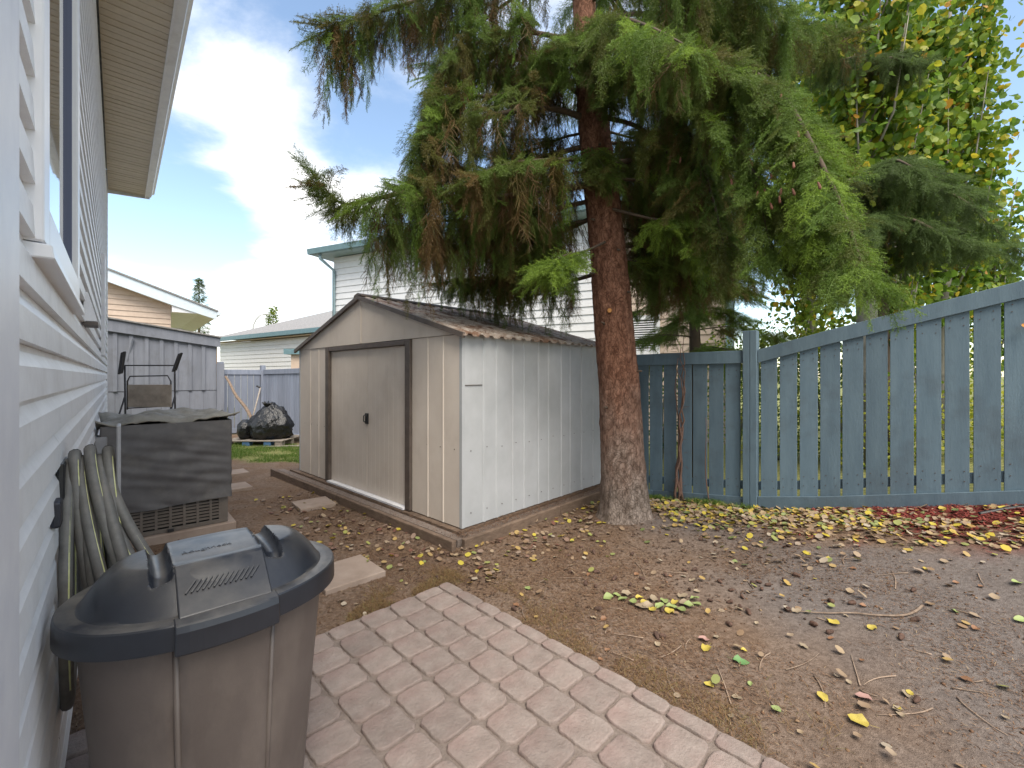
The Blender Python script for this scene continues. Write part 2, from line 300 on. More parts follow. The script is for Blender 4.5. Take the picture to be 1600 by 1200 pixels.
M['needle'] = leaf_mat('spruce_needles', [(0, (0.18, 0.10, 0.046)), (.22, (0.17, 0.118, 0.04)), (.34, (0.12, 0.125, 0.028)), (.62, (0.115, 0.172, 0.032)), (.85, (0.145, 0.235, 0.042)), (1, (0.23, 0.34, 0.045))], rough=.5, trans=.4)
M['needle_blue'] = leaf_mat('blue_green_needles', [(0, (0.09, 0.075, 0.03)), (.3, (0.075, 0.11, 0.036)), (.7, (0.115, 0.175, 0.05)), (1, (0.16, 0.24, 0.065))], rough=.5, trans=.4)
M['poplar_leaf'] = leaf_mat('poplar_leaves', [(0, (0.065, 0.13, 0.022)), (.45, (0.14, 0.24, 0.030)), (.72, (0.30, 0.36, 0.035)), (.88, (0.52, 0.43, 0.04)), (1, (0.55, 0.28, 0.04))], rough=.45, trans=.5)
M['shrub_leaf'] = leaf_mat('yellowing_shrub_leaves', [(0, (0.05, 0.10, 0.02)), (.5, (0.15, 0.23, 0.03)), (1, (0.42, 0.42, 0.05))], rough=.5, trans=.5)
M['litter_leaf'] = leaf_mat('fallen_leaf_litter', [(0, (0.11, 0.15, 0.055)), (.18, (0.24, 0.27, 0.10)), (.34, (0.50, 0.40, 0.05)), (.48, (0.40, 0.27, 0.09)), (.62, (0.33, 0.25, 0.17)), (.78, (0.25, 0.165, 0.10)), (.9, (0.42, 0.36, 0.28)), (1, (0.15, 0.06, 0.04))], rough=.6, trans=.15, attr='mesh')
M['needle_litter'] = leaf_mat('fallen_needles', [(0, (0.055, 0.034, 0.024)), (.4, (0.13, 0.072, 0.042)), (.75, (0.21, 0.12, 0.07)), (1, (0.30, 0.22, 0.13))], rough=.9, trans=0, attr='mesh')
M['grass'] = leaf_mat('grass_blades', [(0, (0.06, 0.12, 0.018)), (.6, (0.12, 0.21, 0.03)), (1, (0.26, 0.27, 0.09))], rough=.6, trans=.35, attr='mesh')
M['straw'] = leaf_mat('dry_straw', [(0, (0.15, 0.085, 0.04)), (.6, (0.25, 0.155, 0.07)), (1, (0.21, 0.20, 0.08))], rough=.8, trans=.2, attr='mesh')
def plain(name, c, r=.6):
    return mat(name, tuple(x * .85 for x in c), tuple(min(1, x * 1.15) for x in c), 30, rough=r, rnd=.12, bump=.2, bscale=60, bdist=.003)
M['leaf_yellow'] = plain('yellow_leaf', (0.42, 0.33, 0.06)); M['leaf_green'] = plain('pale_green_leaf', (0.23, 0.28, 0.10))
M['leaf_tan'] = plain('tan_leaf', (0.28, 0.22, 0.15)); M['leaf_pink'] = plain('pink_leaf', (0.36, 0.21, 0.18)); M['leaf_brown'] = plain('brown_leaf', (0.20, 0.10, 0.05))
M['leaf_deep'] = plain('deep_green_leaf', (0.10, 0.20, 0.07)); M['leaf_orange'] = plain('orange_leaf', (0.5, 0.24, 0.05))

# ------------------------------------------------------------------ directions and the ground
U = V(-.666, .746, 0)                   # along the near house's wall, away from the camera
NW = V(.746, .666, 0)                   # out of that wall
P0 = NW * -.152
def hw(s, e, z): p = P0 + U * s + NW * e; return V(p.x, p.y, z)
FP, FD = V(2.69, 4.46, 0), V(-.759, .651, 0)    # side fence: point and direction (to the far left)
FN = V(-.651, -.759, 0)                 # towards the yard
def gf(t):
    if t < 0: return .06 + .215 * (-t)
    if t < 1.46: return .06 - .096 * t
    return -.08 - .0145 * (t - 1.46)
TREE = V(1.12, 4.35, 0)
def ground_z(x, y, rough=True):
    t = (x - FP.x) * FD.x + (y - FP.y) * FD.y
    d = (x - FP.x) * FN.x + (y - FP.y) * FN.y
    t = max(-4.0, min(14, t))
    base = -.026 * max(0, y - 5.4) if y < 14 else -.026 * 8.6
    if d >= 0:
        w = math.exp(-(d / 1.9) ** 2)
        z = base * (1 - w) + gf(t) * w
    else: z = gf(t) - .04
    r2 = (x - TREE.x) ** 2 + (y - TREE.y) ** 2
    z += .075 * math.exp(-r2 / .22)
    if rough:
        z += .018 * fbm(x * .9, y * .9, 1.3, 4) + .010 * fbm(x * 5, y * 5, 7, 4)
        # keep the shed's base and the patio clear
    return z
PC = V(-.432, 2.965, 0); PU = V(-.716, -.698, 0); PV = V(.707, -.707, 0); PU = V(-.707, -.707, 0)
def in_patio(x, y, m=0.0):
    a = (x - PC.x) * PU.x + (y - PC.y) * PU.y; b = (x - PC.x) * PV.x + (y - PC.y) * PV.y
    return -m < a < 3.2 + m and -m < b < 4.2 + m
SC, SL = V(-.431, 3.81, 0), V(-2.98, 6.20, 0)    # shed front corners: right (near), left
SF = (SL - SC).normalized(); SB = V(SF.y, -SF.x, 0); SB = SB if SB.y > 0 else -SB
SW, SD = (SL - SC).length, 2.36
def in_shed(x, y, m=.1):
    a = (x - SC.x) * SF.x + (y - SC.y) * SF.y; b = (x - SC.x) * SB.x + (y - SC.y) * SB.y
    return -m < a < SW + m and -m < b < SD + m
def gz(x, y):
    z = ground_z(x, y)
    if in_patio(x, y, .25) or in_shed(x, y, .35):
        z = min(z, .012 * fbm(x * 2, y * 2, 4, 3) - .006) if in_patio(x, y, .02) or in_shed(x, y, .1) else z * .35
    return z

def ground_material():
    m = bpy.data.materials.new('yard_dirt'); m.use_nodes = True; nt = m.node_tree; N = nt.nodes.new; L = nt.links.new
    b = nt.nodes['Principled BSDF']; b.inputs['Roughness'].default_value = .95; b.inputs['Specular IOR Level'].default_value = .15
    tc = N('ShaderNodeTexCoord'); at_ = N('ShaderNodeAttribute'); at_.attribute_name = 'zone'; sp = N('ShaderNodeSeparateColor'); L(at_.outputs['Color'], sp.inputs[0])
    def nz(s, d=8, r=.65):
        n = N('ShaderNodeTexNoise'); n.inputs['Scale'].default_value = s; n.inputs['Detail'].default_value = d; n.inputs['Roughness'].default_value = r; L(tc.outputs['Object'], n.inputs['Vector']); return n
    def ramp(f, stops):
        rp = N('ShaderNodeValToRGB')
        while len(rp.color_ramp.elements) < len(stops): rp.color_ramp.elements.new(.5)
        for e, (p, c) in zip(rp.color_ramp.elements, stops): e.position = p; e.color = (*c, 1)
        L(f, rp.inputs[0]); return rp.outputs[0]
    def mix(f, a, c):
        mx = N('ShaderNodeMix'); mx.data_type = 'RGBA'; L(f, mx.inputs[0]); L(a, mx.inputs[6]); L(c, mx.inputs[7]); return mx.outputs[2]
    fine = nz(38, 10, .72); mid = nz(3.2); grit = nz(150, 4)
    brown = ramp(fine.outputs['Fac'], [(.30, (0.095, 0.066, 0.047)), (.5, (0.195, 0.138, 0.102)), (.7, (0.29, 0.212, 0.165))])
    grey = ramp(fine.outputs['Fac'], [(.28, (0.10, 0.082, 0.074)), (.5, (0.168, 0.142, 0.13)), (.72, (0.235, 0.205, 0.188))])
    rust = ramp(fine.outputs['Fac'], [(.3, (0.10, 0.058, 0.034)), (.55, (0.19, 0.118, 0.072)), (.72, (0.27, 0.18, 0.115))])
    mm = ramp(mid.outputs['Fac'], [(.46, (0, 0, 0)), (.6, (.8, .8, .8))])
    c = mix(mm, brown, rust)
    g2 = N('ShaderNodeMath'); g2.operation = 'MULTIPLY_ADD'; L(mid.outputs['Fac'], g2.inputs[0]); g2.inputs[1].default_value = .9; g2.inputs[2].default_value = -.45
    g3 = N('ShaderNodeMath'); g3.operation = 'ADD'; g3.use_clamp = True; L(g2.outputs[0], g3.inputs[0]); L(sp.outputs[2], g3.inputs[1])
    c = mix(g3.outputs[0], c, grey)
    grass = ramp(nz(24).outputs['Fac'], [(.3, (0.085, 0.105, 0.035)), (.5, (0.19, 0.20, 0.07)), (.7, (0.36, 0.32, 0.14))])
    c = mix(sp.outputs[0], c, grass)
    mul = ramp(fine.outputs['Fac'], [(.3, (0.06, 0.016, 0.012)), (.5, (0.16, 0.032, 0.022)), (.7, (0.26, 0.06, 0.04))])
    c = mix(sp.outputs[1], c, mul)
    L(c, b.inputs['Base Color'])
    ad = N('ShaderNodeMath'); ad.operation = 'ADD'; L(fine.outputs['Fac'], ad.inputs[0]); L(grit.outputs['Fac'], ad.inputs[1])
    bp = N('ShaderNodeBump'); bp.inputs['Strength'].default_value = .75; bp.inputs['Distance'].default_value = .014; L(ad.outputs[0], bp.inputs['Height']); L(bp.outputs[0], b.inputs['Normal'])
    return m
def sm(a, b, x): t = max(0, min(1, (x - a) / (b - a))); return t * t * (3 - 2 * t)
def fence_td(x, y): return (x - FP.x) * FD.x + (y - FP.y) * FD.y, (x - FP.x) * FN.x + (y - FP.y) * FN.y
def zones(x, y):
    t, d = fence_td(x, y)
    n = fbm(x * 1.3, y * 1.3, 2, 4); n2 = fbm(x * 3, y * 3, 9, 3)
    grass = 0.0
    if d < -.05: grass = 1.0
    if x < -2.5 and y > 7.2: grass = max(grass, sm(7.5, 8.0, y + .35 * n) * (1 - sm(10.1, 10.5, y)))
    if abs(x) > 14 or y > 16 or y < -3: grass = 1.0
    mulch = sm(.45, .85, -t + .35 * n + .1 * n2 - .25 * max(0, d)) * (1 - sm(.55, .95, d + .35 * n)) if d > 0 else 0
    mulch = max(mulch, .55 * sm(-.05, .25, n2) * sm(.0, .5, -t) * (1 - sm(.7, 1.2, d))) if d > 0 else 0
    grey = sm(1.2, 2.6, x + .5 * n + .4) * sm(.65, 1.05, d + .3 * n)
    return grass, mulch, grey, 1.0
def build_ground():
    def axis(a, b, st, lo, hi):
        m = list(np.arange(a, b + 1e-6, st)); l = []; s = st; x = a
        while x > lo: s *= 1.35; x -= s; l.append(x)
        r = []; s = st; x = m[-1]
        while x < hi: s *= 1.35; x += s; r.append(x)
        return l[::-1] + m + r
    xs = axis(-5.2, 5.4, .045, -420, 420); ys = axis(.7, 9, .045, -60, 700)
    vs = []; cs = []
    for y in ys:
        for x in xs:
            vs.append((x, y, gz(x, y))); cs.extend(zones(x, y))
    nx = len(xs); i = np.arange(len(ys) - 1)[:, None] * nx + np.arange(nx - 1)[None, :]; i = i.ravel()
    me = np_mesh('ground', vs, np.stack([i, i + 1, i + nx + 1, i + nx], 1), True)
    a = me.attributes.new('zone', 'FLOAT_COLOR', 'POINT'); a.data.foreach_set('color', np.array(cs, np.float32))
    return put('ground', me, ground_material(), kind='structure')
build_ground()

# ------------------------------------------------------------------ patio of set stones
def build_patio():
    root = thing('patio', 'paved patio of rose grey square stones at the bottom centre', 'patio', (0, .9, 0))
    root['kind'] = 'structure'
    def pp(a, b, z): p = PC + PU * a + PV * b; return V(p.x, p.y, z)
    mb = MB(); mb.extrude([pp(0.004, 0.004, -.06), pp(3.2, 0.004, -.06), pp(3.2, 4.2, -.06), pp(.004, 4.2, -.06)], (0, 0, .078)); mb.build('joint_bed', M['mortar'], root)
    meshes = {}
    def stone_mesh(w, l, k):
        key = (round(w, 3), round(l, 3), k)
        if key in meshes: return meshes[key]
        rr = random.Random(hash(key) & 0xffff); n = 24; ring = []
        c = rr.uniform(.012, .03)
        for i in range(n):
            ang = 2 * math.pi * i / n + .157; ex = 8.0
            ca, sa = math.cos(ang), math.sin(ang)
            rad = (abs(ca) ** ex + abs(sa) ** ex) ** (-1 / ex)
            j = 1 + rr.uniform(-.045, .012)
            ring.append((ca * rad * w / 2 * j, sa * rad * l / 2 * j))
        vs = []; top = .031
        for f, z in ((1.0, 0.0), (1.0, top - .008), (.976, top - .002), (.955, top), (.91, top)):
            for x, y in ring: vs.append((x * f, y * f, z + (rr.uniform(-.0012, .0012) if z > .02 else 0)))
        vs.append((0, 0, top + rr.uniform(-.001, .002)))
        fs = []
        for q in range(4):
            for i in range(n): fs.append((q * n + i, q * n + (i + 1) % n, (q + 1) * n + (i + 1) % n, (q + 1) * n + i))
        for i in range(n): fs.append((4 * n + i, 4 * n + (i + 1) % n, 5 * n))
        me = bpy.data.meshes.new('paving_stone'); me.from_pydata(vs, [], fs); me.materials.append(M['paver']); me.shade_smooth()
        meshes[key] = me; return me
    base = wl(root); rr = random.Random(3)
    rotz = math.atan2(PU.y, PU.x)
    def place(a, b, w, l):
        p = pp(a, b, rr.uniform(-.0025, .0025)) - base
        if p.y + base.y < .6: return
        o = bpy.data.objects.new('paving_stone', stone_mesh(w, l, rr.randrange(5))); COL.objects.link(o); o.parent = root
        o.location = p; o.rotation_euler = (rr.uniform(-.008, .008), rr.uniform(-.008, .008), rotz + rr.uniform(-.02, .02))
    cw = .181
    for k in range(14):                                  # courses run away from the far edge
        a0 = .098 + k * cw; off = (0, .09, .03, .12, .06)[k % 5]
        b = .010; first = True
        while b < 3.0:
            l = rr.choice((.172, .185, .165, .21, .178))
            if first: l *= (.55, 1, .8, .62, .9)[k % 5]; first = False
            place(a0 + cw / 2, b + l / 2, cw - .010, l - .010); b += l
    b = 0.006; a = 0.006
    while a < 3.0:                                       # slim border stones down the right edge
        l = rr.choice((.17, .19, .155)); place(.049, a + l / 2, .082, l - .006); a += l
build_patio()

# ------------------------------------------------------------------ near house on the left
def build_house():
    root = thing('house', 'pale sided house wall close along the left edge with overhanging cream soffit', 'house', hw(3, 0, 0))
    EZ, SF0, SF1 = 4.60, .35, 10.19
    mb = MB(); a, b = hw(SF0, -.004, -.3), hw(SF1, -.004, -.3); c = NW * -8
    mb.extrude([a, b, b + c, a + c], (0, 0, EZ + .3)); mb.build('wall', M['core'], root)
    # window opening
    W0, W1, WZ0, WZ1 = 1.43, 2.52, 1.74, 3.35
    H = .114; k0 = -1; rr = random.Random(5)
    def board(s0, s1, z):
        prof = [hw(s0, 0, z), hw(s0, .021, z), hw(s0, .018, z + .066), hw(s0, .003, z + .098), hw(s0, .002, z + H - .001), hw(s0, 0, z + H - .001)]
        MB().extrude(prof, U * (s1 - s0)).build('siding_board', M['siding'], root)
    z = .10; k = 0; cuts = (2.05, 3.75, 5.4, 7.4, 8.6)
    while z + H < EZ:
        ends = [1.0]
        kk = k // 2
        c1 = 1.95 + .55 * ((kk * 7) % 4); c2 = c1 + 3.4 + .3 * (kk % 3)
        spans = [(.9, c1 - .0015), (c1 + .0015, c2 - .0015), (c2 + .0015, SF1 - .07)]
        for s0, s1 in spans:
            if z + H > WZ0 + .02 and z < WZ1 + .05:
                if s0 < W0 - .05: board(s0, min(s1, W0 - .05), z)
                if s1 > W1 + .05: board(max(s0, W1 + .05), s1, z)
            else: board(s0, s1, z)
        z += H; k += 1
    mb = MB(); p = [hw(SF1 - .068, -.01, 0), hw(SF1 - .068, .026, 0), hw(SF1 + .02, .026, 0), hw(SF1 + .02, -.01, 0)]
    mb.extrude(p, (0, 0, EZ)); mb.build('corner_trim', M['trim'], root, bevel=.004)
    mb = MB(); p = [hw(.55, -.01, 0), hw(.55, .034, 0), hw(1.06, .034, 0), hw(1.06, -.01, 0)]
    mb.extrude(p, (0, 0, EZ)); mb.build('door_casing', M['trim'], root, bevel=.003)
    # window
    fr = MB()
    for (s0, s1, z0, z1) in ((W0 - .05, W0 + .055, WZ0 - .05, WZ1 + .05), (W1 - .055, W1 + .05, WZ0 - .05, WZ1 + .05), (W0 + .055, W1 - .055, WZ0 - .05, WZ0 + .05), (W0 + .055, W1 - .055, WZ1 - .05, WZ1 + .05)):
        fr.extrude([hw(s0, -.02, z0), hw(s1, -.02, z0), hw(s1, .034, z0), hw(s0, .034, z0)], (0, 0, z1 - z0))
    wn = fr.build('window', M['window_vinyl'], root, bevel=.004)
    mb = MB(); mb.extrude([hw(W0 + .05, .004, WZ0 + .04), hw(W1 - .05, .004, WZ0 + .04), hw(W1 - .05, .008, WZ0 + .04), hw(W0 + .05, .008, WZ0 + .04)], (0, 0, WZ1 - WZ0 - .08)); mb.build('pane', M['glass'], wn)
    mb = MB(); mb.extrude([hw(W0 - .05, .0, WZ0 - .085), hw(W0 - .05, .05, WZ0 - .085), hw(W0 - .05, .046, WZ0 - .055), hw(W0 - .05, 0, WZ0 - .052)], U * (W1 - W0 + .1)); mb.build('sill', M['window_vinyl'], wn, bevel=.003)
    mb = MB()
    for s in (W1 - .12,): mb.extrude([hw(s, .008, WZ0 + .05), hw(s + .014, .008, WZ0 + .05), hw(s + .014, .02, WZ0 + .05), hw(s, .02, WZ0 + .05)], (0, 0, WZ1 - WZ0 - .1))
    mb.build('sash_bar', mat('sash_dark', (0.08, 0.095, 0.16), rough=.4), wn)
    # soffit panels, fascia, gutter
    OV = .53; s = SF0
    sf = M['soffit']
    while s < SF1 + .02:
        s1 = min(s + .305, SF1 + .05)
        mb = MB(); mb.extrude([hw(s + .003, .03, EZ), hw(s1 - .003, .03, EZ), hw(s1 - .003, OV - .02, EZ), hw(s + .003, OV - .02, EZ)], (0, 0, .012))
        q = (s1 - s) / 3
        for j in (1, 2): mb.extrude([hw(s + q * j - .006, .03, EZ - .006), hw(s + q * j + .006, .03, EZ - .006), hw(s + q * j + .006, OV - .02, EZ - .006), hw(s + q * j - .006, OV - .02, EZ - .006)], (0, 0, .0055))
        mb.build('soffit_panel', sf, root); s = s1
    L_ = SF1 + .05 - SF0
    mb = MB(); mb.extrude([hw(SF0, OV - .02, EZ - .02), hw(SF0, OV, EZ - .02), hw(SF0, OV, EZ + .14), hw(SF0, OV - .02, EZ + .14)], U * L_); mb.build('fascia', M['trim'], root)
    mb = MB(); mb.extrude([hw(SF0, OV + .002, EZ + .0), hw(SF0, OV + .07, EZ + .01), hw(SF0, OV + .085, EZ + .06), hw(SF0, OV + .115, EZ + .075), hw(SF0, OV + .115, EZ + .11), hw(SF0, OV + .10, EZ + .11), hw(SF0, OV + .095, EZ + .085), hw(SF0, OV + .002, EZ + .05)], U * L_); mb.build('gutter', M['trim'], root)
    mb = MB(); mb.extrude([hw(SF1 + .052, 0, EZ - .06), hw(SF1 + .052, OV + .05, EZ - .02), hw(SF1 + .052, OV + .05, EZ + .14), hw(SF1 + .052, 0, EZ + .34)], U * .02); mb.build('gable_board', M['trim'], root)
    mb = MB(); mb.extrude([hw(SF0, OV + .03, EZ + .145), hw(SF0, OV + .03, EZ + .17), hw(SF0, -4, EZ + 1.9), hw(SF0, -8.5, EZ + .17), hw(SF0, -8.5, EZ + .145), hw(SF0, -4, EZ + 1.85)], U * (L_ + .03)); mb.build('roof', M['shingle'], root)
    # vent hood and slim meter trim
    s = 3.33; mb = MB()
    mb.extrude([hw(s, .012, 1.86), hw(s, .03, 1.86), hw(s, .068, 1.70), hw(s, .012, 1.70)], U * .19); v = mb.build('vent_hood', M['trim'], root, bevel=.003)
    MB().extrude([hw(s - .004, .012, 1.68), hw(s - .004, .07, 1.68), hw(s - .004, .07, 1.698), hw(s - .004, .012, 1.698)], U * .198).build('flap', M['shed_brown'], v)
    mb = MB(); mb.extrude([hw(6.45, .012, 1.62), hw(6.75, .012, 1.62), hw(6.75, .05, 1.62), hw(6.45, .05, 1.62)], (0, 0, 1.1)); mb.build('meter_box', M['trim'], root, bevel=.006)
    # conduit and disconnect box by the condenser
    mb = MB(); mb.extrude([hw(4.75, .014, .62), hw(4.93, .014, .62), hw(4.93, .09, .62), hw(4.75, .09, .62)], (0, 0, .3)); mb.build('disconnect_box', M['hanger'], root, bevel=.006)
    mb = MB(); mb.tube([hw(4.84, .05, .62), hw(4.82, .055, .5), hw(4.86, .09, .36), hw(4.95, .12, .19)], .014, 8); mb.build('conduit', M['hanger'], root, smooth=True)
build_house()

# ------------------------------------------------------------------ metal garden shed on its timber base
def build_shed():
    root = thing('garden_shed', 'cream and white ribbed metal garden shed with brown framed double doors', 'shed', SC + V(0, 0, .08))
    Z0, ZW, ZP = .085, 1.765, 2.285
    def f(a, b, z): p = SC + SF * a + SB * b; return V(p.x, p.y, z)      # a along the front (from the near corner), b to the back
    # door opening from the pixels of the photo: x -> distance along the front
    def a_of(px):
        k = (px - 800) / FPX
        return (SC.x - k * SC.y) / (k * SF.y - SF.x)
    aL, aR, aM = a_of(514), a_of(640), a_of(572)
    fr = .045
    def rib_panel(a0, a1, ribs, name='wall_panel'):
        prof = []; n = []
        pts = [(a0, 0)]
        for r in ribs: pts += [(r - .016, 0), (r - .009, -.006), (r + .009, -.006), (r + .016, 0)]
        pts.append((a1, 0)); 
        out = [f(a, b, Z0) for a, b in pts] + [f(a, .022, Z0) for a, b in pts[::-1]]
        mb = MB(); mb.extrude(out, (0, 0, ZW - Z0)); return mb.build(name, M['shed_front'], root)
    rib_panel(.032, aR - fr - .002, [a_of(692), a_of(668)])
    rib_panel(aL + fr + .002, SW - .02, [a_of(498), a_of(485)])
    def side_panel(b0, b1, a0, ribs, sgn, name='wall_panel'):
        pts = [(b0, 0)]
        for r in ribs: pts += [(r - .018, 0), (r - .010, -.008 * sgn), (r + .010, -.008 * sgn), (r + .018, 0)]
        pts.append((b1, 0))
        out = [f(a0 + a, b, Z0) for b, a in pts] + [f(a0 + .022 * sgn, b, Z0) for b, a in pts[::-1]]
        MB().extrude(out, (0, 0, ZW - Z0)).build(name, M['shed_side'], root)
    bs = [.032, .235, .62, 1.01, 1.40, 1.79, SD - .02]
    for i in range(len(bs) - 1):
        b0, b1 = bs[i], bs[i + 1]
        ribs = [b0 + .03] + ([b0 + (b1 - b0) * .5] if b1 - b0 > .3 else [])
        if i == 0: ribs = []
        side_panel(b0 + (.0008 if i else 0), b1 - .0008, 0, ribs, 1)
    for i in range(6): side_panel(.03 + i * (SD - .05) / 6, .03 + (i + 1) * (SD - .05) / 6 - .0015, SW, [.03 + (i + .5) * (SD - .05) / 6], -1)
    mb = MB(); mb.extrude([f(.02, SD - .02, Z0), f(SW - .02, SD - .02, Z0), f(SW - .02, SD, Z0), f(.02, SD, Z0)], (0, 0, ZW - Z0)); mb.build('back_wall', M['shed_side'], root)
    # corner posts
    for (a, b) in ((0, 0), (SW, 0)):
        s = 1 if a == 0 else -1
        mb = MB(); mb.extrude([f(a - .004 * s, -.004, Z0), f(a + .03 * s, -.004, Z0), f(a + .03 * s, .012, Z0), f(a + .012 * s, .012, Z0), f(a + .012 * s, .03, Z0), f(a - .004 * s, .03, Z0)], (0, 0, ZW - Z0)); mb.build('corner_post', M['shed_side'], root)
    mb = MB(); mb.extrude([f(-.007, .032, 1.32), f(-.007, .235, 1.32), f(.001, .235, 1.32), f(.001, .032, 1.32)], (0, 0, .006)); mb.build('panel_joint', M['shed_brown'], root)
    # gable of three sheets
    am = SW / 2
    def zr(a): return ZW + (ZP - ZW) * (1 - abs(a - am) / am)
    for a0, a1 in ((.0, a_of(634)), (a_of(634), am), (am, SW)):
        a0 += .0015; a1 -= .0015
        mb = MB(); mb.extrude([f(a0, -.012, ZW + .004), f(a1, -.012, ZW + .004), f(a1, -.012, max(zr(a1), ZW + .006)), f(a0, -.012, max(zr(a0), ZW + .006))], SB * .02); mb.build('gable_panel', M['shed_front'], root)
    mb = MB(); mb.extrude([f(am - .012, -.018, ZW + .01), f(am + .012, -.018, ZW + .01), f(am + .012, -.012, ZW + .01), f(am - .012, -.012, ZW + .01)], (0, 0, ZP - ZW - .03)); mb.build('gable_seam', M['shed_front'], root)
    mb = MB(); mb.extrude([f(.0, SD - .01, ZW), f(SW, SD - .01, ZW), f(am, SD - .01, ZP)], SB * .01); mb.build('back_gable', M['shed_side'], root)
    # brown frame round the doors
    for a in (aL, aR):
        mb = MB(); mb.extrude([f(a - fr, -.03, Z0), f(a + fr, -.03, Z0), f(a + fr, .02, Z0), f(a - fr, .02, Z0)], (0, 0, ZW - Z0 - .004)); mb.build('door_jamb', M['shed_brown'], root, bevel=.006)
    mb = MB(); mb.extrude([f(aR + fr, -.028, ZW - .055), f(aL - fr, -.028, ZW - .055), f(aL - fr, .02, ZW - .055), f(aR + fr, .02, ZW - .055)], (0, 0, .05)); mb.build('door_header', M['shed_brown'], root, bevel=.005)
    mb = MB(); mb.extrude([f(aR + fr, -.05, Z0 - .002), f(aL - fr, -.05, Z0 - .002), f(aL - fr, .03, Z0 - .002), f(aR + fr, .03, Z0 - .002)], (0, 0, .02)); mb.build('door_track', M['trim'], root)
    for (a0, a1) in ((aR + fr + .001, aM - .005), (aM + .005, aL - fr - .001)):
        mb = MB(); n = 9; pts = []
        for i in range(n + 1):
            a = a0 + (a1 - a0) * i / n
            pts.append((a, .012))
            if 0 < i < n: pts[-1:] = [(a - .006, .012), (a, .0140), (a + .006, .012)]
        mb.extrude([f(a, b, Z0 + .022) for a, b in pts] + [f(a, .03, Z0 + .022) for a, b in pts[::-1]], (0, 0, ZW - Z0 - .08)); d = mb.build('door', M['shed_front'], root)
        if a0 > aM - .1:
            mb = MB(); zc = at(572, 654, (f(aM, 0, 0)).y).z
            for a_, nm in ((aM - .022, 'handle'), (aM + .020, 'handle')):
                mb = MB(); mb.extrude([f(a_ - .015, .004, zc - .06), f(a_ + .015, .004, zc - .06), f(a_ + .015, .012, zc - .06), f(a_ - .015, .012, zc - .06)], (0, 0, .12))
                mb.tube([f(a_, .004, zc - .045), f(a_, -.02, zc - .03), f(a_, -.02, zc + .03), f(a_, .004, zc + .045)], .006, 8)
                mb.build(nm, M['black_plastic'], d, bevel=.003)
    # screws
    mb = MB(); rr = random.Random(8)
    for b in np.arange(.1, SD, .195):
        for z in (.75 + rr.uniform(-.01, .01), .2):
            c = f(-.003, b, z); mb.obox(c, SF * .003, SB * .0035, (0, 0, .0035))
    for a in [x for x in np.arange(.1, SW, .2) if not (aR - .1 < x < aL + .1)]:
        c = f(a, -.003, .76); mb.obox(c, SF * .0035, SB * .003, (0, 0, .0035))
    mb.build('screw', M['shed_brown'], root, kind='stuff')
    # roof: corrugated sheets, ridge cap, brown edge trim, and needle drifts on them
    ovE, ovG, th = .07, .05, .012
    npan = 9; w = (SD + 2 * ovG) / npan
    for side in (0, 1):
        aE = -ovE if side == 0 else SW + ovE
        zE = ZW + .012 - (ZP - ZW) / am * ovE
        for i in range(npan):
            b0 = -ovG + i * w; pts = []
            for q, (fb, dz) in enumerate(((0, 0), (.12, 0), (.2, .022), (.32, .022), (.4, 0), (.62, 0), (.70, .022), (.82, .022), (.9, 0), (1, 0))):
                pts.append((b0 + fb * w, dz))
            jit = rr.uniform(-.015, .015)
            lo = [f(aE + (jit if side == 0 else -jit), b, zE + d) for b, d in pts]; hi = [f(am, b, ZP + .012 + d) for b, d in pts]
            vs = lo + hi + [v - V(0, 0, th) for v in lo] + [v - V(0, 0, th) for v in hi]; n = len(pts); fs = []
            for j in range(n - 1):
                fs += [(j, j + 1, n + j + 1, n + j), (2 * n + j, 3 * n + j, 3 * n + j + 1, 2 * n + j + 1), (j, 2 * n + j, 2 * n + j + 1, j + 1)]
            fs += [(0, n, 3 * n, 2 * n), (n - 1, 3 * n - 1, 4 * n - 1, 2 * n - 1)]
            MB().add(vs, fs).build('roof_panel', M['shed_roof'], root)
        e = f(aE, -ovG - .004, zE - .03); t = f(am, -ovG - .004, ZP - .018); d = (t - e)
        mb = MB(); mb.extrude([e, e + V(0, 0, .045), t + V(0, 0, .045), t], SB * .028); mb.build('roof_edge', M['shed_brown'], root)
    mb = MB(); mb.extrude([f(am - .09, -ovG, ZP + .012), f(am - .08, -ovG, ZP + .032), f(am, -ovG, ZP + .055), f(am + .08, -ovG, ZP + .032), f(am + .09, -ovG, ZP + .012), f(am, -ovG, ZP + .03)], SB * (SD + 2 * ovG)); mb.build('ridge_cap', M['shed_brown'], root)
    # needles drifted on the right slope
    n = 9000; a = RNG.uniform(-.06, am, n); b = RNG.beta(1.2, 1.2, n) * (SD + .08) - .04
    keep = np.array([fbm(x * 2.2, y * 7.5, 3.3, 3) > -.02 for x, y in zip(a, b)]); a, b = a[keep], b[keep]
    z = ZW + .012 + (ZP - ZW) / am * a + .026
    ctr = np.array([[*(SC + SF * float(x) + SB * float(y))[:2], zz] for x, y, zz in zip(a, b, z)])
    me = slivers('roof_needle_drift', ctr, .016, .0022, tilt=.45); me.transform(Matrix.Translation(-wl(root)))
    put('needle_drift', me, M['needle_litter'], root, kind='stuff')
    # white brackets on the far left corner
    for zz in (1.16, 1.36):
        MB().tube([f(SW, .12, zz), f(SW + .13, .12, zz), f(SW + .13, .12, zz + .02)], .012, 6).build('bracket', M['trim'], root)

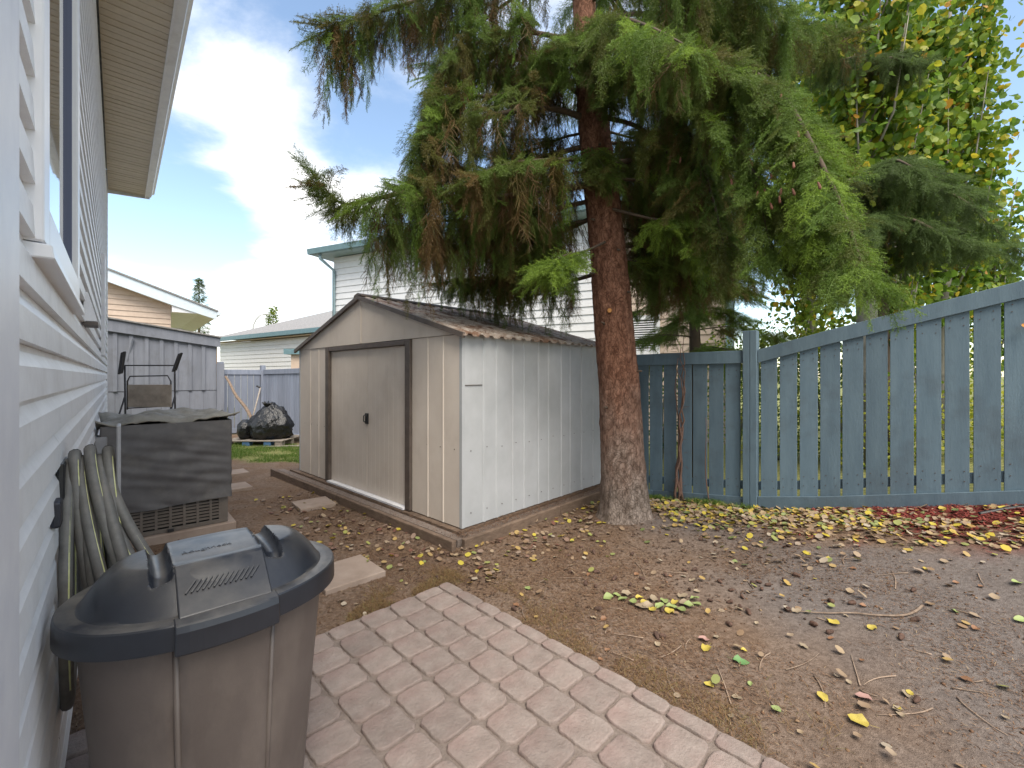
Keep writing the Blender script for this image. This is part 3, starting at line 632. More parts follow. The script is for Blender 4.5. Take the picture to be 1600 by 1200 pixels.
def slivers(name, ctr, ln, wd, tilt=.25, tint=None):
    n = len(ctr); yaw = RNG.uniform(0, 2 * np.pi, n); p = RNG.normal(0, tilt, n); l = ln * RNG.uniform(.5, 1.3, n)
    d = np.stack([np.cos(yaw) * np.cos(p), np.sin(yaw) * np.cos(p), np.abs(np.sin(p))], 1)
    sd_ = np.stack([-np.sin(yaw), np.cos(yaw), np.zeros(n)], 1) * (wd * RNG.uniform(.7, 1.3, n))[:, None]
    a = ctr - d * (l / 2)[:, None] * [1, 1, 0]; b = ctr + d * (l / 2)[:, None]
    v = np.stack([a - sd_, a + sd_, b + sd_ * .4, b - sd_ * .4], 1).reshape(-1, 3)
    me = np_mesh(name, v, np.arange(n * 4).reshape(-1, 4))
    t = RNG.uniform(0, 1, n) if tint is None else tint
    at_ = me.attributes.new('tint', 'FLOAT', 'POINT'); at_.data.foreach_set('value', np.repeat(t, 4).astype(np.float32))
    return me
build_shed()

def build_shed_base():
    root = thing('timber_base', 'weathered brown timber base frame lying under the metal shed', 'base frame', SC)
    def f(a, b, z): p = SC + SF * a + SB * b; return V(p.x, p.y, z)
    mb = MB(); mb.extrude([f(-.02, -.06, -.03), f(SW + .2, -.06, -.03), f(SW + .2, SD, -.03), f(-.02, SD, -.03)], (0, 0, .105)); mb.build('deck', M['timber'], root)
    F0 = .20; S0 = .17
    def beam(p0, p1, n, wdt, z0, z1):
        d = (p1 - p0).normalized(); q = V(d.y, -d.x, 0)
        for i in range(n):
            a = p0 + (p1 - p0) * (i / n) + d * .003; b = p0 + (p1 - p0) * ((i + 1) / n) - d * .003
            mb = MB(); mb.extrude([V(a.x, a.y, z0), V(b.x, b.y, z0), V((b + q * wdt).x, (b + q * wdt).y, z0), V((a + q * wdt).x, (a + q * wdt).y, z0)], (0, 0, z1 - z0)); mb.build('beam', M['timber'], root, bevel=.008, seg=2)
    beam(f(-S0, -F0, 0), f(SW + .42, -F0, 0), 2, -.045, -.08, .082)
    beam(f(-S0, -F0 + .046, 0), f(-S0, SD + .05, 0), 2, .045, -.08, .084)
    mb = MB(); mb.extrude([f(-S0 + .05, -F0 + .05, -.02), f(SW + .4, -F0 + .05, -.02), f(SW + .4, -.065, -.02), f(-S0 + .05, -.065, -.02)], (0, 0, .074)); mb.build('sill_fill', M['mortar'], root)
    mb = MB(); mb.extrude([f(-S0 + .05, -.06, -.02), f(-.022, -.06, -.02), f(-.022, SD + .04, -.02), f(-S0 + .05, SD + .04, -.02)], (0, 0, .072)); mb.build('sill_fill', M['mortar'], root)
    n = 5200; ctr = []
    while len(ctr) < n:
        if RNG.random() < .55: a, b = RNG.uniform(-.165, -.0), RNG.uniform(-.1, SD)
        else: a, b = RNG.uniform(-.15, SW + .3), RNG.uniform(-.19, -.03)
        if RNG.random() > (.9 if a < 0 else .35): continue
        p = f(a, b, 0); ctr.append((p.x, p.y, .062 + RNG.uniform(0, .028)))
    me = slivers('base_needle_drift', np.array(ctr), .018, .0028, .4, tint=RNG.uniform(0, .8, n)); me.transform(Matrix.Translation(-wl(root))); put('needle_drift', me, M['needle_litter'], root, kind='stuff')
build_shed_base()

# ------------------------------------------------------------------ fences
def fpt(t, e, z): p = FP + FD * t + FN * e; return V(p.x, p.y, z)
def build_side_fence():
    root = thing('wooden_fence', 'long blue grey vertical board fence rising along the right side of the yard', 'fence', FP)
    PITCH = .17
    def ztop(t): return 1.735 + .245 * (-t) if t < .17 else 1.675 - .006 * t
    def zbot(t): return gf(t) + .0
    rr = random.Random(21); t = -3.6; k = 0
    posts = [.25, 2.7, 5.1, 7.5, 9.9, 13.3, -2.2]
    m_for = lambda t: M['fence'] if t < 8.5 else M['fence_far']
    t = 0.0 - .17 * 21
    while t < 13.2:
        g = rr.uniform(.013, .026); a, b = t + g / 2, t + PITCH - g / 2
        if not (a < .25 < b):
            z0a, z1a = zbot(a) - .02, ztop(a) - .03; z0b, z1b = zbot(b) - .02, ztop(b) - .03
            e0, e1 = 0.0 + rr.uniform(-.003, .003), -.019
            vs = [fpt(a, e0, z0a), fpt(b, e0, z0b), fpt(b, e1, z0b), fpt(a, e1, z0a), fpt(a, e0, z1a), fpt(b, e0, z1b), fpt(b, e1, z1b), fpt(a, e1, z1a)]
            MB().add(vs, [(0, 1, 2, 3), (7, 6, 5, 4), (1, 0, 4, 5), (2, 1, 5, 6), (3, 2, 6, 7), (0, 3, 7, 4)]).build('board', m_for(t), root, bevel=.002)
        t += PITCH
    def rail(t0, t1, zf, h, e0, e1, n=1, name='rail'):
        vs = []; N = 5
        for i in range(N):
            tt = t0 + (t1 - t0) * i / (N - 1)
            vs += [fpt(tt, e0, zf(tt)), fpt(tt, e1, zf(tt)), fpt(tt, e1, zf(tt) - h), fpt(tt, e0, zf(tt) - h)]
        fs = [(4 * i + j, 4 * i + (j + 1) % 4, 4 * i + 4 + (j + 1) % 4, 4 * i + 4 + j) for i in range(N - 1) for j in range(4)] + [(3, 2, 1, 0), tuple(4 * (N - 1) + j for j in range(4))]
        MB().add(vs, fs).build(name, m_for((t0 + t1) / 2), root, bevel=.003)
    segs = [(-3.6, -2.27), (-2.13, .18), (.32, 1.3), (1.303, 2.63), (2.77, 5.03), (5.17, 7.43), (7.57, 9.83), (9.97, 13.2)]
    for a, b in segs:
        rail(a, b, lambda t: ztop(t), .135, .026, .0035)
        rail(a, b, lambda t: zbot(t) + (.115 if t < .2 else .10), .16, .028, .0035)
        rail(a, b, lambda t: ztop(t) - .012, .085, -.022, -.06, name='back_rail')
        rail(a, b, lambda t: zbot(t) + .26, .085, -.022, -.06, name='back_rail')
    for t in posts:
        z1 = 1.875 if abs(t - .25) < .01 else ztop(t) + .13
        for s in (-1, 1):
            c = fpt(t + s * .0335, .0, (zbot(t) - .2 + z1) / 2)
            mb = MB(); mb.obox(c, FD * .0322, FN * .058, (0, 0, (z1 + .2 - zbot(t)) / 2)); mb.build('post', m_for(t), root, bevel=.004)
    mb = MB(); tt = -.17 * 20
    while tt < 8:
        if abs(tt + .085 - .25) > .12:
            for q in (.045, .125):
                for zz in (ztop(tt) - .2, zbot(tt) + .2, zbot(tt) + .28, ztop(tt) - .26):
                    mb.obox(fpt(tt + q + rr.uniform(-.008, .008), .0035, zz + rr.uniform(-.012, .012)), FD * .0035, FN * .0015, (0, 0, .0035))
        tt += PITCH
    mb.build('nail', mat('rusty_nail', (0.045, 0.03, 0.025), (0.09, 0.06, 0.045), 40, rough=.8), root, kind='stuff')
    return root
build_side_fence()
def build_back_fence():
    c = fpt(13.3, 0, -.25); d = V(-.65, -.76, 0).normalized(); nrm = V(.76, -.65, 0)
    root = thing('back_fence', 'faded blue grey fence section at the back between the lean-to and corner post', 'fence', c)
    t = .08; rr = random.Random(4)
    while t < 1.75:
        p = c + d * (t + .08); mb = MB(); mb.obox((p.x, p.y, .66), d * .078, nrm * .01, (0, 0, .88)); mb.build('board', M['fence_far'], root, bevel=.002); t += .168
    for z, h in ((1.52, .07), (-.14, .07)):
        p = c + d * .92 + nrm * .022; mb = MB(); mb.obox((p.x, p.y, z), d * .86, nrm * .011, (0, 0, h)); mb.build('rail', M['fence_far'], root, bevel=.003)
    p = c + d * 1.14 + nrm * .06; mb = MB(); mb.obox((p.x, p.y, .75), d * .11, nrm * .02, (0, 0, 1.05)); mb.build('post', M['fence_far'], root, bevel=.004)
build_back_fence()

# ------------------------------------------------------------------ lean-to at the end of the house
def build_leanto():
    pR = V(-8.10, 12.1, 0); d = -NW; root = thing('lean_to_shed', 'blue grey board and batten lean-to shed at the far end of the house', 'shed', pR + d * 1.2)
    def q(w, e, z): p = pR + d * w + V(.666, -.746, 0) * e; return V(p.x, p.y, z)
    L_ = 2.75
    def zt(w): return at(345, 527, 12.1).z + (w / 2.46) * .36
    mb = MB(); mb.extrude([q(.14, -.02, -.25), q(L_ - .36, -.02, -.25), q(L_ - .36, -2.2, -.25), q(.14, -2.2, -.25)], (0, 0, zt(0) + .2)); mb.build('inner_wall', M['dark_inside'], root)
    rr = random.Random(2)
    w = .0; k = 0
    while w < L_ - .45:
        w1 = min(w + .295, L_ - .42)
        for (z0, z1) in ((-.3, 1.02), (1.03, None)):
            za, zb = (zt(w) - .05, zt(w1) - .05) if z1 is None else (z1, z1)
            e = .0 if z1 is None else -.012
            vs = [q(w + .002, e, z0), q(w1 - .002, e, z0), q(w1 - .002, e - .02, z0), q(w + .002, e - .02, z0), q(w + .002, e, za), q(w1 - .002, e, zb), q(w1 - .002, e - .02, zb), q(w + .002, e - .02, za)]
            MB().add(vs, [(3, 2, 1, 0), (4, 5, 6, 7), (0, 1, 5, 4), (1, 2, 6, 5), (2, 3, 7, 6), (3, 0, 4, 7)]).build('wall_board', M['leanto'], root)
            if k and z1 is None: MB().extrude([q(w - .04, .003, z0), q(w + .04, .003, z0), q(w + .04, .028, z0), q(w - .04, .028, z0)], (0, 0, zt(w) - .06 - z0)).build('batten', M['leanto'], root)
        w = w1; k += 1
    mb = MB(); mb.extrude([q(L_ - .36, -.02, -.3), q(L_, -.02, -.3), q(L_, .04, -.3), q(L_ - .36, .04, -.3)], (0, 0, 1.33)); mb.build('corner_board', M['leanto'], root, bevel=.004)
    mb = MB(); mb.extrude([q(L_ - .36, -.02, 1.035), q(L_, -.02, 1.035), q(L_, .04, 1.035), q(L_ - .36, .04, 1.035)], (0, 0, zt(L_) - 1.1)); mb.build('corner_board', M['leanto'], root, bevel=.004)
    mb = MB(); vs = [q(-.08, .045, zt(0) - .27), q(L_, .045, zt(L_) - .31), q(L_, .045, zt(L_)), q(-.08, .045, zt(0) - .02)]; mb.extrude(vs, V(.666, -.746, 0) * .03); mb.build('fascia', M['leanto'], root)
    mb = MB(); vs = [q(-.1, .12, zt(0) - .015), q(L_ + .05, .12, zt(L_) + .005), q(L_ + .05, .12, zt(L_) + .04), q(-.1, .12, zt(0) + .02)]; mb.extrude(vs, V(-.666, .746, 0) * 2.4); mb.build('roof', M['shingle'], root)
    mb = MB(); mb.obox(q(-.012, -.12, 1.75), d * .01, V(.666, -.746, 0) * .09, (0, 0, .62)); mb.build('bare_edge', M['bare_wood'], root)
    mb = MB(); mb.extrude([q(-.002, .005, -.3), q(-.18, .005, -.3), q(-.18, .03, -.3), q(-.002, .03, -.3)], (0, 0, 2.05)); mb.build('edge_board', M['leanto'], root)
    # loose board tilted across the opening
    a, b = at(206, 528, 10.9), at(196, 572, 10.9); mb = MB(); dd = (a - b); mb.obox((a + b) / 2, (.05, -.02, 0), (.008, .015, 0), dd / 2); mb.build('loose_board', M['leanto'], root)
build_leanto()

# ------------------------------------------------------------------ air conditioner and its cover
def build_ac():
    FR = V(-2.625, 4.08, 0); wdt, dep = .84, .78
    root = thing('air_conditioner', 'taupe louvred air conditioner unit against the house wall under a charcoal cover', 'air conditioner', FR - NW * wdt / 2 + U * dep / 2 + V(0, 0, .06))
    def q(w, e, z): p = FR - NW * w + U * e; return V(p.x, p.y, z)
    mb = MB(); mb.extrude([q(-.06, -.05, -.03), q(wdt + .03, -.05, -.03), q(wdt + .03, dep + .05, -.03), q(-.06, dep + .05, -.03)], (0, 0, .09)); mb.build('pad', M['slab'], root, bevel=.008)
    mb = MB(); mb.extrude([q(.03, .03, .07), q(wdt - .03, .03, .07), q(wdt - .03, dep - .03, .07), q(.03, dep - .03, .07)], (0, 0, .9)); mb.build('coil', M['dark_inside'], root)
    def louvre(c0, dirw, dire, length, cols):
        mb = MB(); th = .006
        for z0, z1 in ((.063, .095), (.955, .985)):
            mb = MB(); mb.extrude([c0 + V(0, 0, z0), c0 + dirw * length + V(0, 0, z0), c0 + dirw * length + dire * .02 + V(0, 0, z0), c0 + dire * .02 + V(0, 0, z0)], (0, 0, z1 - z0))
            if z0 < .5: o = mb.build('grille', M['ac_metal'], root, bevel=.002)
            else: mb.build('top_rail', M['ac_metal'], o, bevel=.002)
        for i in range(cols + 1):
            w = .035 + (length - .07) * i / cols; ww = .035 if i in (0, cols) else .009
            a = c0 + dirw * (w - ww); b = c0 + dirw * (w + ww)
            MB().extrude([a + V(0, 0, .0955), b + V(0, 0, .0955), b + dire * .012 + V(0, 0, .0955), a + dire * .012 + V(0, 0, .0955)], (0, 0, .859)).build('upright', M['ac_metal'], o)
        z = .112
        while z < .94:
            a = c0 + dire * .003 + dirw * .01; b = c0 + dirw * (length - .01) + dire * .003
            MB().extrude([a + V(0, 0, z), a + V(0, 0, z + .011), a + dire * .012 + V(0, 0, z + .018), a + dire * .012 + V(0, 0, z + .007)], b - a).build('slat', M['ac_metal'], o)
            z += .0285
        return o
    louvre(q(0, 0, 0), -NW, U, wdt, 8)
    louvre(q(0, 0, 0) + U * .0205, U, -NW, dep - .02, 7)
    mb = MB(); mb.obox(q(.42, -.012, .078), NW * .022, U * .012, (0, 0, .01)); mb.build('badge', M['black_plastic'], root)
    # cover: skirt with folds and a sagging dusty top
    cv = thing('cover', 'creased charcoal fabric cover with dusty top draped over the air conditioner', 'cover', FR - NW * wdt / 2 + U * dep / 2 + V(0, 0, 1.0))
    g = .022; per = []
    nW, nD = 60, 40
    for i in range(nW): per.append((-g + (wdt + 2 * g) * (1 - i / nW), -g))         # front, left -> right seen from camera
    for i in range(nD): per.append((-g, -g + (dep + 2 * g) * i / nD))
    for i in range(nW): per.append((-g + (wdt + 2 * g) * i / nW, dep + g))
    for i in range(nD): per.append((wdt + g, dep + g - (dep + 2 * g) * i / nD))
    n = len(per); rows = 46; vs = []
    for r in range(rows + 1):
        f = r / rows
        for i, (w, e) in enumerate(per):
            cx, cy = w - wdt / 2, e - dep / 2
            hem = .296 - .018 * (w / wdt) + .006 * math.sin(w * 9)
            top = 1.0
            z = top + (hem - top) * f
            # horizontal creases
            fold = .015 * mnoise.noise(Vector((w * 2.6 + e * 1.3, 3.1 + w * .6, z * 8 + w * 2.2))) + .011 * mnoise.noise(Vector((w * 3 + 4, e * 2.5, z * 19 - w * 4.5))) + .007 * mnoise.noise(Vector((w * 9, e * 9, z * 9)))
            fold *= min(1, f * 3 + .2) * (.35 + .65 * min(1, min(abs(abs(cx) - wdt / 2 - g) + (0 if abs(abs(cy) - dep / 2 - g) < .001 else 1), abs(abs(cy) - dep / 2 - g) + (0 if abs(abs(cx) - wdt / 2 - g) < .001 else 1)) / .12))
            cxn = Vector((cx / (wdt / 2 + g), cy / (dep / 2 + g), 0)); mxa = max(abs(cxn.x), abs(cxn.y))
            ox = (1 if cx > 0 else -1) if abs(cxn.x) >= mxa - 1e-6 else 0; oy = (1 if cy > 0 else -1) if abs(cxn.y) >= mxa - 1e-6 else 0
            fold += .004
            p = q(w + ox * fold, e + oy * fold, z); vs.append(p)
    fs = [(r * n + i, r * n + (i + 1) % n, (r + 1) * n + (i + 1) % n, (r + 1) * n + i) for r in range(rows) for i in range(n)]
    MB().add(vs, fs).build('skirt', M['ac_cover'], cv, smooth=True)
    vs = []; K = 44
    for j in range(K + 1):
        for i in range(K + 1):
            s, t = i / K * 2 - 1, j / K * 2 - 1
            ex = .055 + .03 * mnoise.noise(Vector((s * 2, t * 2, 5)))
            # corners flare out like stiff ears
            c = (abs(s) * abs(t)) ** 8
            hx = (wdt / 2 + ex * .6 + .05 * c); hy = (dep / 2 + ex * .5 + .035 * c)
            edge = max(abs(s), abs(t))
            z = 1.032 + .075 * mnoise.noise(Vector((s * 1.5 + 3, t * 1.7, 1.2))) + .04 * mnoise.noise(Vector((s * 3.2, t * 5 + s * 3, 2.2))) + .016 * abs(mnoise.noise(Vector((s * 8, t * 8, 6))))
            z += .03 * c - (.035 + .035 * mnoise.noise(Vector((s * 2.3, t * 2.3, 7)))) * sm(.86, 1, edge) * (1 - c)
            p = q(wdt / 2 - s * hx, dep / 2 + t * hy, z); vs.append(p)
    fs = [(j * (K + 1) + i, j * (K + 1) + i + 1, (j + 1) * (K + 1) + i + 1, (j + 1) * (K + 1) + i) for j in range(K) for i in range(K)]
    o = MB().add(vs, fs).build('top_flap', M['ac_cover_top'], cv, smooth=True)
    so = o.modifiers.new('thick', 'SOLIDIFY'); so.thickness = .012
build_ac()

# ------------------------------------------------------------------ hose on its wall hanger
def build_hose():
    S = 2.02
    root = thing('hose_hanger', 'grey plastic hose hanger plate and saddle fixed to the house siding', 'hose hanger', hw(S, 0, 1.05))
    pr = [(math.cos(math.pi * i / 10) * .05, math.sin(math.pi * i / 10) * .045) for i in range(11)]
    prof = [hw(S + x, .02, 1.035 + z) for x, z in pr] + [hw(S + x * .9, .02, 1.02 + z * .8) for x, z in pr[::-1]]
    MB().extrude(prof, NW * .128).build('saddle', M['hanger'], root)
    mb = MB(); e0, e1 = .149, .160
    out = [hw(S + x, e0, z) for x, z in ((-.06, 1.0), (.06, 1.0), (.06, 1.235), (-.06, 1.235))]; inn = [hw(S + x, e0, z) for x, z in ((-.022, 1.08), (.022, 1.08), (.022, 1.205), (-.022, 1.205))]
    dv = NW * (e1 - e0); vs = out + inn + [p + dv for p in out] + [p + dv for p in inn]; fs = []
    for i in range(4):
        j = (i + 1) % 4; fs += [(i, j, 4 + j, 4 + i), (8 + j, 8 + i, 12 + i, 12 + j), (j, i, 8 + i, 8 + j), (4 + i, 4 + j, 12 + j, 12 + i)]
    mb.add(vs, fs).build('end_plate', M['hanger'], root, bevel=.003)
    MB().extrude([hw(S - .09, .014, .93), hw(S + .09, .014, .93), hw(S + .09, .03, .93), hw(S - .09, .03, .93)], (0, 0, .20)).build('wall_plate', M['black_plastic'], root, bevel=.004)
    o = MB().extrude([hw(1.76, .012, .975), hw(1.83, .012, .975), hw(1.83, .034, .975), hw(1.76, .034, .975)], (0, 0, .075)).build('tap_box', M['navy_plastic'], None, bevel=.008, seg=2)
    tag(o, 'small dark navy box on the siding left of the coiled hose', 'tap cover')
    rr = random.Random(12)
    h = thing('garden_hose', 'grey garden hose with yellow green stripes looped over the wall hanger', 'hose', hw(S, .1, .55))
    es = (.034, .060, .070, .092, .108, .122, .048, .084, .128)
    for k, e in enumerate(es):
        wS = .105; drop = rr.uniform(.62, .86); sp = rr.uniform(.17, .26); top = 1.118 + (.0 if k < 6 else .036) + rr.uniform(-.004, .008)
        M_ = 48; pts = []; lean = rr.uniform(-.08, .02); outF = (.01, .14, .06, .24, .16, .28, .09, .20, .12)[k]; outB = rr.uniform(-.01, .05)
        for i in range(M_ + 1):
            a = 2 * math.pi * i / M_; zz = math.cos(a); ss = math.sin(a); t = (1 - zz) / 2
            wid = wS * (1 - t) + sp * t
            mixf = .5 - .5 * ss * (1 if abs(ss) > 0 else 0)
            ee = e + (outB + (outF - outB) * mixf) * t ** 1.15
            pts.append(hw(S + lean * t + ss * wid * (.66 + .34 * math.sin(math.pi * min(1, t * .9 + .1))), max(.036, ee), top - drop * t ** .9 + .006 * math.sin(k * 2 + 5 * t)))
        MB().tube(pts, .0162, 10, caps=False).build('coil', M['hose'], h, smooth=True)
        tw = rr.uniform(.3, 1.5)
        off = [p + (NW * .62 * tw + V(.55, -.62, 0)).normalized() * .0148 for p in pts]
        MB().tube(off, .0028, 5, caps=False).build('stripe', M['hose_stripe'], h, smooth=True)
build_hose()

# ------------------------------------------------------------------ trash bin
def build_bin():
    C = V(-.862, 1.277, 0); A, B = .327, .255
    root = thing('trash_bin', 'large taupe plastic trash bin with dusty black domed lid beside the house wall', 'trash bin', C)
    F = -U                                                     # front
    def q(p, f, z): r = C + NW * p + F * f; return V(r.x, r.y, z)
    ex = 2.12; RZ = .82
    def se(th):
        c, s = math.cos(th), math.sin(th); r = (abs(c) ** ex + abs(s) ** ex) ** (-1 / ex); return c * r, s * r
    n = 160
    # body: tapered, flat centre panel at the front, ribs at its edges
    rows = 24; vs = []
    for j in range(rows + 1):
        f = j / rows; z = RZ - .035 - f * (RZ - .05); tp = .885 - .20 * f
        for i in range(n):
            c, s = se(2 * math.pi * i / n); x, y = A * tp * c, B * tp * s
            if y > 0 and abs(x) < .108 * (1 - .15 * f): y = y * .985 + .010
            if y > 0 and .095 < abs(x) / (1 - .15 * f) < .11: y -= .006
            vs.append(q(x, y, z))
    fs = [(j * n + i, j * n + (i + 1) % n, (j + 1) * n + (i + 1) % n, (j + 1) * n + i) for j in range(rows) for i in range(n)]
    fs.append(tuple(rows * n + i for i in range(n)))
    MB().add(vs, [f_[::-1] for f_ in fs]).build('body', M['bin'], root, smooth=True)
    for x in (-.105, .105):
        mb = MB(); pts = []
        for f in (0, .5, 1):
            z = RZ - .035 - f * (RZ - .05); tp = .885 - .20 * f; xx = x * (1 - .15 * f); yy = B * tp * (1 - (abs(xx) / (A * tp)) ** ex) ** (1 / ex)
            pts.append(q(xx, yy - .001, z))
        mb.tube(pts, .007, 6); mb.build('rib', M['bin'], root, smooth=True)
    # lid
    lid_r = [(.992, -.058), (1.003, -.056), (1.003, -.050), (1.0, -.008), (.996, -.001), (.985, .0025), (.945, .0035)]
    rings = 70; vs = []
    def nrm_(x, y, a_, b_, e_=2.5): return ((abs(x) / a_) ** e_ + (abs(y) / b_) ** e_) ** (1 / e_)
    def top(x, y, r):
        ro, ri = nrm_(x, y, .284, .216, 2.2), nrm_(x, y, .200, .112)
        if ri <= 1: t = 1
        elif ro >= 1: t = 0
        else: t = (1 - ro) / ((1 - ro) + (ri - 1) * .62)
        h = .004 + .090 * (1 - (1 - t) ** 1.45)
        if ri < 1: h += .007 * (1 - ri * ri)
        if abs(x) < .106: h -= .006 * sm(.106, .098, abs(x)) * sm(1.0, .75, ri) * (1 - .5 * sm(-.0, -.1, y))
        for gx in (-.126, .126):
            dx = abs(x - gx); yy = sm(.140, .122, y) * sm(-.2, -.17, y)
            if dx < .022: h -= .026 * math.sqrt(max(0, 1 - (dx / .022) ** 2)) * yy * sm(.02, .05, h)
        return h
    prof = []
    for (rr_, dz) in lid_r: prof.append((rr_, dz))
    for k in range(rings): prof.append((.93 * (1 - k / (rings - 1)) + .0, None))
    n2 = 240; vs = []
    for (r, dz) in prof:
        for i in range(n2):
            c, s = se(2 * math.pi * i / n2); x, y = A * r * c, B * r * s
            vs.append(q(x, y, RZ + (dz if dz is not None else top(x, y, r))))
    fs = [(j * n2 + i, j * n2 + (i + 1) % n2, (j + 1) * n2 + (i + 1) % n2, (j + 1) * n2 + i) for j in range(len(prof) - 1) for i in range(n2)]
    lid = MB().add(vs, fs).build('lid', M['lid'], root, smooth=True); lid.data.set_sharp_from_angle(angle=R(24))
    # flat sloping front panel standing proud of the dome, vent slashes on it, latch skirt below
    xw = .100; y0, z0 = .226, RZ + .007; y1, z1 = .116, RZ + .103
    mb = MB(); K = 14
    prof = [(y0, RZ - .004), (y0, z0), (y1 + .006, z1 - .014), (y1 - .004, z1 - .009), (y1 - .020, z1 - .010), (y1 - .03, z1 - .03), (.06, RZ + .04), (.06, RZ + .01)]
    def pz(x): return -.010 * (x / xw) ** 2
    mb.extrude([q(-xw, y, z) for y, z in prof], NW * 2 * xw); mb.build('front_panel', M['lid'], lid, bevel=.003, seg=2)
    sl = V(0, 0, z1 - .012 - z0) + F * (y1 + .012 - y0); sln = sl.normalized(); nn = (NW.cross(sln)); nn = nn if nn.z > 0 else -nn
    mb = MB()
    for i in range(13):
        x = -.072 + i * .0118
        cpt = q(x, y0, z0) + sl * (.56); dirv = (sln * .8 + NW * .6).normalized(); pv = nn.cross(dirv)
        mb.obox(cpt + nn * .0005, dirv * .019, pv * .0018, nn * .0030)
    mb.build('vent_ridge', M['lid'], lid, kind='stuff')
    xw2 = .110; mb = MB(); pts = []
    yb = lambda x: B * (1 - (abs(x) / A) ** ex) ** (1 / ex)
    for s_ in range(9):
        x = -xw2 + 2 * xw2 * s_ / 8; pts.append((x, yb(x)))
    vs = []
    for x, y in pts: vs += [q(x, y - .03, RZ + .007), q(x, y + .012, RZ + .004), q(x, y + .018, RZ - .012), q(x, y + .016, RZ - .066), q(x, y + .006, RZ - .068), q(x, y - .03, RZ - .03)]
    fs = [(6 * i + j, 6 * i + (j + 1) % 6, 6 * i + 6 + (j + 1) % 6, 6 * i + 6 + j) for i in range(8) for j in range(6)] + [(5, 4, 3, 2, 1, 0), tuple(48 + j for j in range(6))]
    mb.add(vs, fs); mb.build('latch', M['lid'], lid, bevel=.003)
    # faint moulded lettering in the hollow
    cu = bpy.data.curves.new('lettering', 'FONT'); cu.body = 'Roughneck'; cu.size = .026; cu.extrude = .0005; cu.align_x = 'CENTER'; cu.materials.append(M['lid'])
    tmp = bpy.data.objects.new('lettering', cu); COL.objects.link(tmp); dg = bpy.context.evaluated_depsgraph_get()
    me = bpy.data.meshes.new_from_object(tmp.evaluated_get(dg)); bpy.data.objects.remove(tmp); bpy.data.curves.remove(cu); me.name = 'lettering'
    o = bpy.data.objects.new('lettering', me); COL.objects.link(o); o.parent = lid; o['kind'] = 'stuff'
    o.location = q(-.02, .03, RZ + top(-.02, .03, .15) + .001) - wl(lid)
    o.rotation_euler = (0, 0, math.atan2(NW.y, NW.x))
build_bin()

# ------------------------------------------------------------------ folded lawn chair, pallet, bag, sticks
def build_chair():
    Y = 6.0
    root = thing('folding_chair', 'dark framed folding chair with tan cloth panel standing behind the air conditioner', 'chair', V(at(233, 600, Y).x, Y, ground_z(at(233, 600, Y).x, Y)))
    g = wl(root).z
    for px in (195, 273):
        a = at(px, 571, Y); MB().tube([a, V(a.x, a.y + .02, g + .02)], .011, 8).build('leg', M['frame_metal'], root, smooth=True)
    MB().tube([at(190, 571, Y), at(275, 571, Y)], .009, 8).build('top_bar', M['frame_metal'], root, smooth=True)
    MB().tube([at(199, 640, Y - .05), at(199, 596, Y - .05), at(203, 588, Y - .05), at(262, 587, Y - .05), at(267, 596, Y - .05), at(267, 640, Y - .05)], .009, 8).build('back_hoop', M['frame_metal'], root, smooth=True)
    a, b = at(200, 601, Y - .07), at(268, 636, Y - .07)
    mb = MB(); mb.obox((a + b) / 2, ((b.x - a.x) / 2, 0, 0), (0, .008, 0), (0, 0, abs(a.z - b.z) / 2)); mb.build('cloth_panel', M['canvas'], root, bevel=.004)
    for p0, p1 in (((272, 580), (282, 552)), ((188, 584), (193, 550))):
        c0, c1 = at(*p0, Y - .1), at(*p1, Y - .1); d = c1 - c0; mb = MB(); mb.obox((c0 + c1) / 2, (.026, 0, .01), (0, .02, 0), d / 2); mb.build('armrest', M['frame_metal'], root, bevel=.006)
    MB().tube([at(199, 638, Y - .05), at(268, 634, Y - .05)], .008, 6).build('cross_bar', M['frame_metal'], root)
    for px in (195, 273):
        a = at(px, 620, Y); MB().tube([a, a + V(0, -.35, -.95)], .01, 8).build('leg', M['frame_metal'], root, smooth=True)
build_chair()
